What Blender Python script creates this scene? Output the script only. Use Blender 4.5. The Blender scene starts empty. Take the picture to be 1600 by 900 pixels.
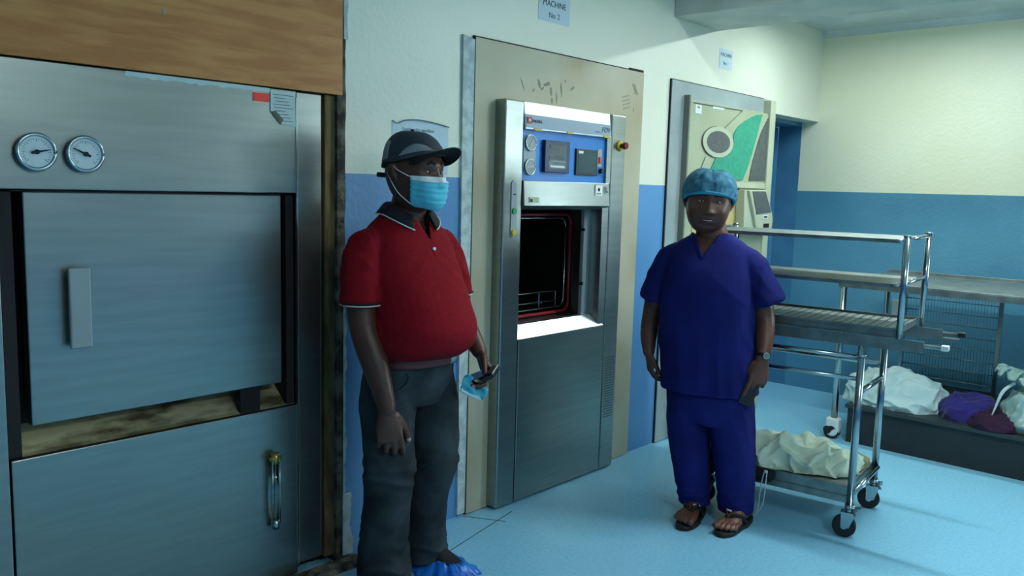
import bpy, bmesh, math, random
import numpy as np
from mathutils import Vector, Matrix, noise
from math import sin, cos, pi, radians
random.seed(7)
scene = bpy.context.scene
COL = scene.collection

# ------------------------------------------------------------------ helpers
def srgb(r, g, b):
    f = lambda c: (c/255/12.92) if c/255 <= .04045 else ((c/255+.055)/1.055)**2.4
    return (f(r), f(g), f(b), 1)

def material(name, col, rough=.6, metal=0., col2=None, nscale=8., nlo=.4, nhi=.6, stretch=(1, 1, 1), bump=0., bscale=60., bstretch=(1, 1, 1),
             alpha=1., transmission=0., spec=.5, emis=0., sheen=0., coat=0., aniso=0.):
    m = bpy.data.materials.new(name); m.use_nodes = True
    nt = m.node_tree; N = nt.nodes; L = nt.links
    p = N['Principled BSDF']
    p.inputs['Base Color'].default_value = col
    p.inputs['Roughness'].default_value = rough
    p.inputs['Metallic'].default_value = metal
    p.inputs['Specular IOR Level'].default_value = spec
    p.inputs['Alpha'].default_value = alpha
    p.inputs['Transmission Weight'].default_value = transmission
    p.inputs['Sheen Weight'].default_value = sheen
    p.inputs['Coat Weight'].default_value = coat
    p.inputs['Anisotropic'].default_value = aniso
    if emis:
        p.inputs['Emission Color'].default_value = col; p.inputs['Emission Strength'].default_value = emis
    tc = N.new('ShaderNodeTexCoord')
    if col2 is not None:
        mp = N.new('ShaderNodeMapping'); mp.inputs['Scale'].default_value = stretch
        L.new(tc.outputs['Object'], mp.inputs[0])
        nz = N.new('ShaderNodeTexNoise'); nz.inputs['Scale'].default_value = nscale; nz.inputs['Detail'].default_value = 6
        L.new(mp.outputs[0], nz.inputs['Vector'])
        cr = N.new('ShaderNodeValToRGB'); cr.color_ramp.elements[0].position = nlo; cr.color_ramp.elements[1].position = nhi
        cr.color_ramp.elements[0].color = col; cr.color_ramp.elements[1].color = col2
        L.new(nz.outputs['Fac'], cr.inputs[0]); L.new(cr.outputs[0], p.inputs['Base Color'])
    if bump:
        mp = N.new('ShaderNodeMapping'); mp.inputs['Scale'].default_value = bstretch
        L.new(tc.outputs['Object'], mp.inputs[0])
        nz = N.new('ShaderNodeTexNoise'); nz.inputs['Scale'].default_value = bscale; nz.inputs['Detail'].default_value = 4
        L.new(mp.outputs[0], nz.inputs['Vector'])
        b = N.new('ShaderNodeBump'); b.inputs['Strength'].default_value = bump; b.inputs['Distance'].default_value = .01
        L.new(nz.outputs['Fac'], b.inputs['Height']); L.new(b.outputs[0], p.inputs['Normal'])
    return m

def setp(o, label=None, cat=None, group=None, kind=None):
    if label: o['label'] = label
    if cat: o['category'] = cat
    if group: o['group'] = group
    if kind: o['kind'] = kind
    return o

def link(name, me, mats=None, parent=None, **k):
    o = bpy.data.objects.new(name, me); COL.objects.link(o)
    if mats is not None and me is not None:
        for m in (mats if isinstance(mats, (list, tuple)) else [mats]): me.materials.append(m)
    if parent: o.parent = parent
    return setp(o, **k)

def empty(name, loc=(0, 0, 0), rz=0., **k):
    o = bpy.data.objects.new(name, None); COL.objects.link(o)
    o.location = loc; o.rotation_euler = (0, 0, rz); o.empty_display_size = .1
    return setp(o, **k)

def frame_of(t, ref):
    t = t.normalized(); a = ref - t*ref.dot(t)
    if a.length < 1e-4: a = t.orthogonal()
    a.normalize(); return a, t.cross(a)

def catmull(vals, n):
    """interpolate list of tuples with n sub-steps"""
    V = [np.array(v, float) for v in vals]; out = []
    for i in range(len(V)-1):
        p0 = V[max(i-1, 0)]; p1 = V[i]; p2 = V[i+1]; p3 = V[min(i+2, len(V)-1)]
        for k in range(n):
            t = k/n
            out.append(.5*((2*p1)+(-p0+p2)*t+(2*p0-5*p1+4*p2-p3)*t*t+(-p0+3*p1-3*p2+p3)*t**3))
    out.append(V[-1]); return out

class B:
    """collects shapes into one bmesh"""
    def __init__(s): s.bm = bmesh.new(); s.mi = 0
    def rings(s, rings, close=True):
        vs = [[s.bm.verts.new(p) for p in r] for r in rings]; n = len(rings[0])
        for a, b in zip(vs, vs[1:]):
            for i in range(n):
                f = s.bm.faces.new((a[i], a[(i+1) % n], b[(i+1) % n], b[i])); f.material_index = s.mi; f.smooth = True
        if close:
            f = s.bm.faces.new(vs[0][::-1]); f.material_index = s.mi
            f = s.bm.faces.new(vs[-1]); f.material_index = s.mi
        return s
    def box(s, x0, x1, y0, y1, z0, z1):
        P = [(x0, y0, z0), (x1, y0, z0), (x1, y1, z0), (x0, y1, z0), (x0, y0, z1), (x1, y0, z1), (x1, y1, z1), (x0, y1, z1)]
        v = [s.bm.verts.new(p) for p in P]
        for q in ((3, 2, 1, 0), (4, 5, 6, 7), (0, 1, 5, 4), (1, 2, 6, 5), (2, 3, 7, 6), (3, 0, 4, 7)):
            f = s.bm.faces.new([v[i] for i in q]); f.material_index = s.mi
        return s
    def hexa(s, P):
        """8 points, bottom 4 then top 4"""
        v = [s.bm.verts.new(p) for p in P]
        for q in ((3, 2, 1, 0), (4, 5, 6, 7), (0, 1, 5, 4), (1, 2, 6, 5), (2, 3, 7, 6), (3, 0, 4, 7)):
            f = s.bm.faces.new([v[i] for i in q]); f.material_index = s.mi
        return s
    def tube(s, pts, rad, ref=(0, 1, 0), seg=16, sub=0, cap=True, close=True):
        """pts: list of 3d, rad: scalar / list of scalar or (ra, rb)"""
        n = len(pts)
        if not isinstance(rad, (list, tuple)): rad = [rad]*n
        R = [(r, r) if not isinstance(r, (list, tuple)) else r for r in rad]
        C = [tuple(p)+tuple(r) for p, r in zip(pts, R)]
        C = catmull(C, sub) if sub else [np.array(c, float) for c in C]
        P = [Vector(c[:3]) for c in C]; R = [(c[3], c[4]) for c in C]
        if cap:
            t0 = (P[1]-P[0]).normalized(); t1 = (P[-1]-P[-2]).normalized()
            r0 = min(R[0]); r1 = min(R[-1]); A = []; Z = []
            for q in (.985, .8, .45):
                h = math.sqrt(1-(1-q)**2) if False else math.cos(math.asin(q))
                Z.append((P[-1]+t1*r1*h, (R[-1][0]*q, R[-1][1]*q)))
                A.insert(0, (P[0]-t0*r0*h, (R[0][0]*q, R[0][1]*q)))
            P = [a[0] for a in A]+P+[z[0] for z in Z]; R = [a[1] for a in A]+R+[z[1] for z in Z]
        ref = Vector(ref); rings = []
        for i, p in enumerate(P):
            t = (P[min(i+1, len(P)-1)]-P[max(i-1, 0)])
            a, b = frame_of(t, ref)
            rings.append([p+a*R[i][0]*cos(2*pi*k/seg)+b*R[i][1]*sin(2*pi*k/seg) for k in range(seg)])
        return s.rings(rings, close)
    def cyl(s, p0, p1, r, r2=None, seg=20, ref=(0.01, 1, .02)):
        p0 = Vector(p0); p1 = Vector(p1); a, b = frame_of(p1-p0, Vector(ref)); r2 = r if r2 is None else r2
        return s.rings([[p+a*q*cos(2*pi*k/seg)+b*q*sin(2*pi*k/seg) for k in range(seg)] for p, q in ((p0, r), (p1, r2))])
    def torso(s, rows, n=2.4, seg=36, sub=5):
        """rows: (z, cx, cy, rx, ry)"""
        C = catmull(rows, sub); rings = []
        for z, cx, cy, rx, ry in C:
            ring = []
            for k in range(seg):
                a = 2*pi*k/seg; c, q = cos(a), sin(a)
                ring.append(Vector((cx+rx*math.copysign(abs(c)**(2/n), c), cy+ry*math.copysign(abs(q)**(2/n), q), z)))
            rings.append(ring)
        return s.rings(rings)
    def prism(s, poly, y0, y1):
        """poly of (x,z) extruded along y"""
        a = [s.bm.verts.new((x, y0, z)) for x, z in poly]; b = [s.bm.verts.new((x, y1, z)) for x, z in poly]; n = len(poly)
        f = s.bm.faces.new(a); f.material_index = s.mi
        f = s.bm.faces.new(b[::-1]); f.material_index = s.mi
        for i in range(n):
            f = s.bm.faces.new((a[i], b[i], b[(i+1) % n], a[(i+1) % n])); f.material_index = s.mi
        return s
    def ball(s, c, r, seg=20, rg=12):
        if not isinstance(r, (list, tuple)): r = (r, r, r)
        rings = []
        for j in range(1, rg):
            e = -pi/2+pi*j/rg
            rings.append([Vector((c[0]+r[0]*cos(e)*cos(2*pi*k/seg), c[1]+r[1]*cos(e)*sin(2*pi*k/seg), c[2]+r[2]*sin(e))) for k in range(seg)])
        return s.rings(rings)
    def mesh(s, name='m', normals=True):
        if normals: bmesh.ops.recalc_face_normals(s.bm, faces=s.bm.faces)
        me = bpy.data.meshes.new(name); s.bm.to_mesh(me); s.bm.free(); return me
    def obj(s, name, mats, parent=None, bevel=0., **k):
        o = link(name, s.mesh(name), mats, parent, **k)
        if bevel:
            md = o.modifiers.new('bevel', 'BEVEL'); md.width = bevel; md.segments = 2; md.limit_method = 'ANGLE'
        return o

def remesh(b, voxel, smooth=3):
    """union of all closed shapes in b as one continuous surface"""
    me = b.mesh('tmp'); o = bpy.data.objects.new('tmp', me); COL.objects.link(o)
    m = o.modifiers.new('r', 'REMESH'); m.mode = 'VOXEL'; m.voxel_size = voxel; m.use_smooth_shade = True
    if smooth:
        q = o.modifiers.new('s', 'SMOOTH'); q.iterations = smooth; q.factor = .5
    dg = bpy.context.evaluated_depsgraph_get(); dg.update()
    r = bpy.data.meshes.new_from_object(o.evaluated_get(dg), depsgraph=dg)
    bpy.data.objects.remove(o); bpy.data.meshes.remove(me)
    for p in r.polygons: p.use_smooth = True
    r.materials.clear()
    return r

def edit(me, fn=None, cuts=(), kill=None):
    """cuts: (co, no, predicate): clear what lies on the +no side among faces where predicate(center)"""
    bm = bmesh.new(); bm.from_mesh(me)
    for co, no, pred in cuts:
        fs = [f for f in bm.faces if pred(f.calc_center_median())]
        es = {e for f in fs for e in f.edges}; vs = {v for f in fs for v in f.verts}
        bmesh.ops.bisect_plane(bm, geom=list(vs)+list(es)+fs, plane_co=co, plane_no=no, clear_outer=True, clear_inner=False)
    if kill:
        bmesh.ops.delete(bm, geom=[f for f in bm.faces if kill(f.calc_center_median())], context='FACES')
    if fn:
        bm.normal_update()
        new = [fn(v.co.copy(), v.normal.copy()) for v in bm.verts]
        for v, c in zip(bm.verts, new): v.co = c
    for f in bm.faces: f.smooth = True
    bm.to_mesh(me); bm.free(); return me

def N3(p, s=(1, 1, 1), o=0.):
    return noise.noise(Vector((p[0]*s[0]+o, p[1]*s[1]+o*1.7, p[2]*s[2]-o)))
def ridge(p, s, o=0.):
    return 1-2*abs(N3(p, s, o))
def crease(p, s, o=0.):
    r = max(0, 1-2.2*abs(N3(p, s, o))); return r*r*1.5

def text_part(name, body, size, mat, parent, loc, rot, ext=.0006, align='CENTER', shear=0., spacing=1., sx=1.):
    c = bpy.data.curves.new(name, 'FONT'); c.body = body; c.size = size; c.extrude = ext; c.align_x = align; c.align_y = 'CENTER'; c.shear = shear
    c.space_character = spacing
    o = bpy.data.objects.new('t', c); COL.objects.link(o)
    dg = bpy.context.evaluated_depsgraph_get(); dg.update()
    me = bpy.data.meshes.new_from_object(o.evaluated_get(dg), depsgraph=dg)
    bpy.data.objects.remove(o); bpy.data.curves.remove(c)
    me.materials.clear()
    o = link(name, me, mat, parent); o.location = loc; o.rotation_euler = rot; o.scale = (sx, 1, 1)
    return o

# ------------------------------------------------------------------ camera
H = 1.55
F_PX = 1291.17; PI_, RO, YA = radians(6.899), radians(1.573), radians(42.347)
fw = Vector((cos(YA)*cos(PI_), sin(YA)*cos(PI_), -sin(PI_)))
r_ = Vector((sin(YA), -cos(YA), 0)); u_ = r_.cross(fw)
rr = r_*cos(RO)+u_*sin(RO); uu = u_*cos(RO)-r_*sin(RO)
cam = bpy.data.cameras.new('camera'); co = bpy.data.objects.new('camera', cam); COL.objects.link(co)
cam.sensor_width = 36; cam.lens = F_PX/1600*36; cam.clip_start = .05
M = Matrix((rr, uu, -fw)).transposed().to_4x4(); M.translation = (0, 0, H); co.matrix_world = M
scene.camera = co

# ------------------------------------------------------------------ materials
def two_tone(name, top, top2, low, low2, split=1.59):
    m = bpy.data.materials.new(name); m.use_nodes = True; nt = m.node_tree; N = nt.nodes; L = nt.links
    p = N['Principled BSDF']; p.inputs['Roughness'].default_value = .42
    g = N.new('ShaderNodeNewGeometry'); sx = N.new('ShaderNodeSeparateXYZ'); L.new(g.outputs['Position'], sx.inputs[0])
    gt = N.new('ShaderNodeMath'); gt.operation = 'GREATER_THAN'; gt.inputs[1].default_value = split; L.new(sx.outputs[2], gt.inputs[0])
    nz = N.new('ShaderNodeTexNoise'); nz.inputs['Scale'].default_value = 1.3; nz.inputs['Detail'].default_value = 7; L.new(g.outputs['Position'], nz.inputs['Vector'])
    def ramp(a, b):
        r = N.new('ShaderNodeValToRGB'); r.color_ramp.elements[0].position = .38; r.color_ramp.elements[1].position = .62
        r.color_ramp.elements[0].color = a; r.color_ramp.elements[1].color = b; L.new(nz.outputs['Fac'], r.inputs[0]); return r
    ra = ramp(top, top2); rb = ramp(low, low2)
    mx = N.new('ShaderNodeMixRGB'); L.new(gt.outputs[0], mx.inputs[0]); L.new(rb.outputs[0], mx.inputs[1]); L.new(ra.outputs[0], mx.inputs[2])
    L.new(mx.outputs[0], p.inputs['Base Color'])
    n2 = N.new('ShaderNodeTexNoise'); n2.inputs['Scale'].default_value = 40; L.new(g.outputs['Position'], n2.inputs['Vector'])
    b = N.new('ShaderNodeBump'); b.inputs['Strength'].default_value = .15; b.inputs['Distance'].default_value = .01
    L.new(n2.outputs['Fac'], b.inputs['Height']); L.new(b.outputs[0], p.inputs['Normal'])
    return m
M_wall = two_tone('wall_paint', srgb(228, 230, 212), srgb(222, 226, 204), srgb(96, 150, 200), srgb(86, 140, 190))
M_walle = two_tone('wall_paint_east', srgb(230, 232, 206), srgb(224, 226, 196), srgb(88, 146, 170), srgb(76, 134, 160))
M_ceil = material('ceiling_paint', srgb(205, 215, 212), .7, col2=srgb(190, 202, 200), nscale=3)
M_beam = material('beam_paint', srgb(206, 208, 196), .7, col2=srgb(192, 196, 184), nscale=5)
M_floor = material('vinyl_floor', srgb(122, 184, 212), .33, col2=srgb(138, 196, 220), nscale=60, nlo=.35, nhi=.65, bump=.02, bscale=8)
M_steel = material('brushed_steel', srgb(150, 155, 150), .34, 1., col2=srgb(156, 161, 156), nscale=3, stretch=(1, 1, 12), bump=.004, bscale=6, bstretch=(1, 1, 120))
M_steel2 = material('polished_steel', srgb(180, 190, 192), .22, 1., bump=.02, bscale=8, bstretch=(1, 1, 60))
M_header = material('bright_header_steel', srgb(225, 232, 230), .3, .75)
M_tube = material('chromed_tube', srgb(170, 180, 182), .2, 1.)
M_tray = material('dull_tray_steel', srgb(150, 158, 155), .45, .9, col2=srgb(130, 138, 136), nscale=12)
M_dark = material('dark_gap', srgb(12, 12, 14), .8)
M_recess_shade = material('recess_shade_black', srgb(12, 6, 10), .7)  # near black: shade of the door gaps put into the recess colour
M_wood = material('plywood', srgb(184, 116, 58), .55, col2=srgb(206, 140, 78), nscale=4, stretch=(1, 1, 7), bump=.1, bscale=20, bstretch=(1, 1, 8))
M_timber = material('old_timber', srgb(122, 104, 66), .8, col2=srgb(84, 66, 42), nscale=9, stretch=(3, 3, .6), bump=.4, bscale=30)
M_raw = material('raw_cement', srgb(110, 106, 92), .9, col2=srgb(48, 44, 38), nscale=18, bump=.8, bscale=30)
M_plaster = material('white_plaster', srgb(200, 212, 208), .8, col2=srgb(170, 186, 184), nscale=20, bump=.3)
M_beige = material('beige_board', srgb(186, 180, 156), .5, col2=srgb(172, 160, 128), nscale=2.2, nlo=.4, nhi=.7)
M_greyb = material('grey_board', srgb(160, 172, 172), .45, col2=srgb(146, 158, 158), nscale=3)
M_olive = material('cream_enamel', srgb(172, 178, 150), .4, col2=srgb(162, 168, 138), nscale=3)
M_oldeg = material('grey_enamel_edge', srgb(116, 122, 112), .5)
M_green = material('green_panel', srgb(48, 158, 128), .4, col2=srgb(42, 146, 118), nscale=30)
M_slate = material('slate_panel', srgb(92, 98, 96), .5, col2=srgb(78, 84, 84), nscale=40)
M_ivory = material('cream_plastic', srgb(182, 188, 162), .4)
M_blue = material('blue_control_panel', srgb(40, 126, 205), .35)
M_band = material('grey_label_band', srgb(140, 160, 176), .4)
M_white = material('white_plastic', srgb(220, 228, 224), .4)
M_paper = material('paper', srgb(196, 214, 222), .8)
M_paperw = material('white_paper', srgb(196, 214, 212), .8)
M_black = material('black_plastic', srgb(16, 18, 20), .4)
M_screen = material('screen_glass', srgb(60, 84, 92), .12, coat=.6)
M_recorder = material('recorder_window', srgb(120, 140, 145), .15, col2=srgb(60, 74, 78), nscale=12, stretch=(.6, 1, 5), coat=.6)
M_red = material('red_sticker', srgb(255, 62, 40), .5)
M_redg = material('red_gasket', srgb(150, 26, 44), .45)
M_orange = material('orange_switch', srgb(225, 80, 30), .4)
M_yellow = material('yellow_plastic', srgb(200, 176, 40), .45)
M_greenb = material('green_button', srgb(20, 150, 90), .35)
M_emer = material('dark_red_button', srgb(110, 20, 30), .3)
M_brass = material('brass', srgb(170, 150, 90), .3, 1.)
M_glass = material('clear_glass', srgb(225, 240, 240), .06, transmission=1.)
M_dial = material('gauge_dial', srgb(206, 220, 222), .5)
M_rubber = material('black_rubber', srgb(22, 20, 24), .6)
M_ink = material('ink', srgb(30, 36, 46), .7)
M_inkp = material('pale_ink', srgb(95, 120, 130), .7)
M_scuff = material('scuff', srgb(140, 136, 114), .8)
M_doorb = material('blue_door', srgb(70, 124, 158), .45, col2=srgb(62, 114, 148), nscale=4)
M_doorl = material('blue_door_leaf', srgb(70, 140, 185), .45)
M_sheet = material('pale_green_sheet', srgb(216, 230, 206), .9, col2=srgb(200, 216, 194), nscale=5, sheen=.2, bump=.1, bscale=300)
M_towel = material('white_cloth', srgb(196, 222, 220), .9, col2=srgb(176, 208, 210), nscale=6, sheen=.2, bump=.2, bscale=200)
M_indigo = material('indigo_cloth', srgb(38, 30, 120), .9, col2=srgb(26, 20, 84), nscale=7, sheen=.2, bump=.2, bscale=150)
M_plum = material('plum_cloth', srgb(52, 18, 52), .9, col2=srgb(34, 14, 42), nscale=9)
M_plastic = material('clear_bag_plastic', srgb(195, 225, 218), .25, transmission=.25, alpha=.88, col2=srgb(168, 200, 192), nscale=10)
M_navybag = material('black_cloth', srgb(18, 16, 26), .85)
M_cord = material('white_cord', srgb(190, 206, 206), .8)
M_tan = material('tan_cloth', srgb(150, 142, 104), .9)
M_skin = material('dark_skin', srgb(74, 44, 33), .45, col2=srgb(86, 52, 39), nscale=12, bump=.08, bscale=120)
M_skinw = material('brown_skin', srgb(88, 52, 39), .45, col2=srgb(100, 60, 46), nscale=12, bump=.08, bscale=120)
M_lips = material('lips', srgb(96, 52, 50), .4)
M_eye = material('eye_white', srgb(150, 140, 128), .3)
M_iris = material('dark_iris', srgb(14, 8, 6), .2)
M_nail = material('finger_nail', srgb(190, 150, 130), .3)
M_hair = material('black_hair', srgb(12, 10, 10), .8, bump=.6, bscale=250)
M_teeth = material('teeth', srgb(200, 196, 184), .3)
M_polo = material('red_polo', srgb(140, 14, 28), .85, col2=srgb(128, 12, 24), nscale=120, spec=.15, bump=.15, bscale=600)
M_navy = material('navy_collar', srgb(20, 20, 34), .85)
M_piping = material('white_piping', srgb(215, 218, 215), .8)
M_jeans = material('charcoal_jeans', srgb(34, 40, 44), .9, col2=srgb(58, 68, 74), nscale=6, spec=.2, nlo=.4, nhi=.65, bump=.2, bscale=400)
M_belt = material('maroon_belt', srgb(84, 36, 44), .6)
M_cap = material('slate_cap', srgb(46, 58, 72), .8, bump=.1, bscale=500)
M_capd = material('black_cap_brim', srgb(14, 16, 22), .8)
M_capg = material('grey_cap_patch', srgb(130, 142, 146), .8)
M_mask = material('blue_surgical_mask', srgb(86, 190, 214), .8)
M_maskw = material('white_mask_edge', srgb(214, 230, 232), .8)
M_cover = material('blue_shoe_cover', srgb(20, 96, 200), .35, col2=srgb(40, 130, 225), nscale=25, stretch=(1, 1, 1), transmission=.1)
M_scrub = material('blue_scrubs', srgb(28, 34, 106), .85, col2=srgb(24, 28, 92), nscale=5, spec=.15, bump=.12, bscale=400)
M_flip = material('black_flip_flop', srgb(18, 16, 18), .6)
M_net = material('blue_hair_net', srgb(80, 150, 176), .8, alpha=.66, col2=srgb(54, 120, 150), nscale=40, bump=.5, bscale=160)
M_elastic = material('blue_elastic', srgb(64, 150, 178), .8)
M_watch = material('steel_watch', srgb(190, 196, 196), .25, 1.)
M_phone = material('phone_body', srgb(18, 24, 26), .25, coat=.3)

# ------------------------------------------------------------------ room shell
XE, YN, YS, XW, ZC = 6.48, 2.70, -3.2, -2.2, 2.81
B().box(XW, XE, YS, 3.3, -.1, 0).obj('floor', M_floor, kind='structure')
B().box(XW, XE+.1, YS, 3.3, ZC, ZC+.1).obj('ceiling', M_ceil, kind='structure')
b = B()
b.box(1.966, 2.80, YN, 2.85, 0, ZC); b.box(3.75, 5.70, YN, 2.85, 0, ZC)
b.box(2.80, 3.75, YN, 2.85, 1.50, ZC); b.box(2.80, 3.75, YN, 2.85, 0, .80)
b.box(5.70, 6.60, YN, 2.83, 2.13, ZC)
b.box(XW, 1.966, 2.725, 2.85, 1.89, ZC); b.box(XW, -.62, 2.70, 2.85, 0, ZC)
b.obj('wall_north', M_wall, kind='structure')
b = B()
for y0, y1, z0, z1 in ((-.4, 2.83, 0, ZC), (-2.8, -.4, 0, 1.1), (-2.8, -.4, 2.35, ZC), (YS, -2.8, 0, ZC)): b.box(XE, XE+.12, y0, y1, z0, z1)
b.obj('wall_east', M_walle, kind='structure')
B().box(XW, XE+.12, YS-.12, YS, 0, ZC).obj('wall_south', M_wall, kind='structure')
B().box(XW-.12, XW, YS, 2.85, 0, ZC).obj('wall_west', M_wall, kind='structure')
B().box(4.31, 4.83, YS, YN, 2.57, ZC-.001).obj('ceiling_beam', M_beam, kind='structure', bevel=.006)
B().box(4.300, 4.309, 2.05, 2.46, 2.655, 2.80).obj('trim_9', material('dull_pink_batten', srgb(120, 104, 100), .7), kind='structure')
# window in the east wall beyond the right edge of the picture, source of the daylight
w = B()
for y0, y1, z0, z1 in ((-2.8, -.4, 1.1, 1.15), (-2.8, -.4, 2.3, 2.35), (-2.8, -2.75, 1.15, 2.3), (-.45, -.4, 1.15, 2.3), (-1.625, -1.575, 1.15, 2.3)):
    w.box(XE+.03, XE+.09, y0, y1, z0, z1)
wo = w.obj('window_1', M_white, kind='structure')
B().box(XE+.058, XE+.062, -2.75, -.45, 1.15, 2.3).obj('pane', material('window_glass', (1, 1, 1, 1), .02, transmission=1.), wo)
# coved moulding at the head of the east wall
b = B(); b.prism([(XE, ZC), (XE-.05, ZC), (XE-.035, ZC-.02), (XE-.012, ZC-.04), (XE, ZC-.045)], YS, YN)
b.obj('trim_8', M_ceil, kind='structure')
# blue door recess right of the machines
b = B(); b.box(XE, XE+.12, 2.83, 3.02, 0, 2.13); b.box(5.70, XE, 2.83, 3.02, 2.10, 2.14); b.box(5.58, 5.70, 2.85, 3.02, 0, 2.13); b.box(5.5, 6.6, 3.07, 3.12, 0, 2.3)
b.obj('trim_1', M_doorb, kind='structure')
b = B(); b.box(5.71, 6.47, 3.02, 3.06, 0, 2.095)
dr = b.obj('door_1', M_doorl, kind='structure', bevel=.003)
B().box(6.30, 6.315, 3.012, 3.02, .02, 2.08).obj('door_seam', M_doorb, dr)
# timber, cement and plaster round the first steriliser
b = B(); rings = []
b.box(1.884, 1.944, 2.712, 2.76, 0.03, 1.884)
b.obj('trim_2', M_timber, kind='structure', bevel=.004)
def ragged(x0, x1, z0, z1, amp, n, y0, y1, o):
    L_ = []; R_ = []
    for i in range(n+1):
        z = z0+(z1-z0)*i/n
        L_.append((x0, z)); R_.append((x1+amp*noise.noise(Vector((o, z*9, 0)))+amp*.6*noise.noise(Vector((o, z*31, 3))), z))
    return y0, y1, L_, R_
def rag(bb, *a):
    y0, y1, L_, R_ = ragged(*a)
    for i in range(len(L_)-1):
        bb.prism([L_[i], R_[i], R_[i+1], L_[i+1]], y0, y1)
b = B(); rag(b, 1.93, 1.968, 0, 2.6, .008, 70, 2.694, 2.75, 1.); b.obj('trim_3', M_raw, kind='structure')
b = B(); rag(b, 1.960, 1.972, .02, 1.3, .014, 60, 2.692, 2.70, 4.); rag(b, 1.958, 2.0, .02, .28, .02, 16, 2.690, 2.70, 6.); rag(b, 1.958, 1.978, 2.1, 2.7, .012, 20, 2.692, 2.70, 8.)
b.obj('trim_4', M_plaster, kind='structure')
B().box(XW, 1.97, 2.86, 2.9, 0, 1.9).box(1.86, 1.966, 2.77, 2.86, 0, 1.9).obj('trim_5', M_dark, kind='structure')
b = B(); b.prism([(2.610, 0.01), (2.657, 0.01), (2.662, 2.2), (2.590, 2.214)], 2.688, 2.70)
b.obj('trim_6', M_plaster, kind='structure')
# rough cement sill on the floor in front of the first steriliser
bm = bmesh.new(); bmesh.ops.create_grid(bm, x_segments=90, y_segments=10, size=1)
for v in bm.verts:
    x = .6+(v.co.x+1)*.5*1.5; y = 2.60+(v.co.y+1)*.5*.115
    e = min(1, (1-abs(v.co.y))*3)*min(1, (1-abs(v.co.x))*8)
    v.co = (x, y+.012*noise.noise(Vector((x*14, 0, 1))), .001+e*(.012+.012*noise.noise(Vector((x*22, y*40, 0)))))
me = bpy.data.meshes.new('sill'); bm.to_mesh(me); bm.free()
link('trim_7', me, M_raw, kind='structure')
# floor sheet seams
b = B(); b.tube([(2.2, 2.42, 0.0), (2.85, 2.56, .0), ], .0018, seg=6); b.tube([(2.64, 2.68, 0), (2.74, 2.50, 0)], .0018, seg=6); b.tube([(3.2, .2, 0), (5.6, .62, 0)], .0022, seg=6)
b.obj('floor_marking', M_dark, kind='structure')

# ------------------------------------------------------------------ plywood board above machine 1
b = B(); b.box(-1.2, 1.951, 2.690, 2.712, 1.887, 2.79)
pw = b.obj('plywood_board', M_wood, label='brown plywood board fixed above the steel front of the left steriliser', cat='board', bevel=.001)
B().cyl((1.255, 2.69, 2.083), (1.255, 2.686, 2.083), .006).obj('screw_head', M_steel2, pw)

# ------------------------------------------------------------------ machine 1
m1 = empty('steam_sterilizer', (1.2, 2.7, 0), label='large wall-built steel steriliser with two round gauges, at the left edge', cat='sterilizer')
def P1(o): o.location = Vector(o.location)-Vector((1.2, 2.7, 0)); return o
b = B()
b.box(-.6, 1.750, 2.70, 2.73, 1.508, 1.883)      # upper fascia
P1(b.obj('upper_fascia', M_steel, m1, bevel=.003))
b = B(); b.box(.764, 1.750, 2.70, 2.73, .015, .697); P1(b.obj('lower_panel', M_steel, m1, bevel=.003))
b = B(); b.box(-.6, .760, 2.70, 2.73, .015, 1.504)
b2 = B(); b2.box(-.6, .758, 2.70, 2.73, .015, 1.504); b.bm.free(); P1(b2.obj('side_panel', M_steel, m1, bevel=.003))
b = B(); b.box(1.753, 1.861, 2.70, 2.74, .05, 1.881); P1(b.obj('side_panel', M_steel, m1, bevel=.004))
b = B(); b.box(1.748, 1.754, 2.697, 2.703, .04, 1.86); P1(b.obj('seam_strip', M_steel2, m1))
b = B(); b.box(.764, .80, 2.72, 2.85, .70, 1.505); b.box(1.715, 1.748, 2.72, 2.85, .70, 1.505); b.box(.764, 1.748, 2.82, 2.85, .70, 1.505)
b.box(.764, 1.748, 2.72, 2.85, 1.50, 1.506); P1(b.obj('door_recess', M_recess_shade, m1))
b = B(); b.hexa([(.80, 2.715, .700), (1.748, 2.715, .700), (1.748, 2.85, .700), (.80, 2.85, .700), (.80, 2.735, .706), (1.748, 2.735, .706), (1.748, 2.82, .775), (.80, 2.82, .775)])
P1(b.obj('sloping_ledge', material('ledge_steel_reflections', srgb(200, 186, 146), .4, .3, col2=srgb(96, 82, 58), nscale=6, stretch=(1, 1, 4)), m1))  # brown reflections painted into the ledge colour, lightened because the ledge sat dim
b = B(); b.box(1.52, 1.60, 2.716, 2.74, .70, .79); P1(b.obj('ledge_bracket', M_dark, m1))
b = B(); b.box(.829, 1.694, 2.716, 2.76, .790, 1.500); dd = P1(b.obj('sliding_door', M_steel, m1, bevel=.004))
b = B(); b.box(.935, .999, 2.675, 2.69, 1.02, 1.27); b.box(.955, .98, 2.69, 2.717, 1.04, 1.07); b.box(.955, .98, 2.69, 2.717, 1.22, 1.25)
h_ = b.obj('handle', material('pale_handle', srgb(150, 160, 160), .5, .3), dd, bevel=.005)
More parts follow.
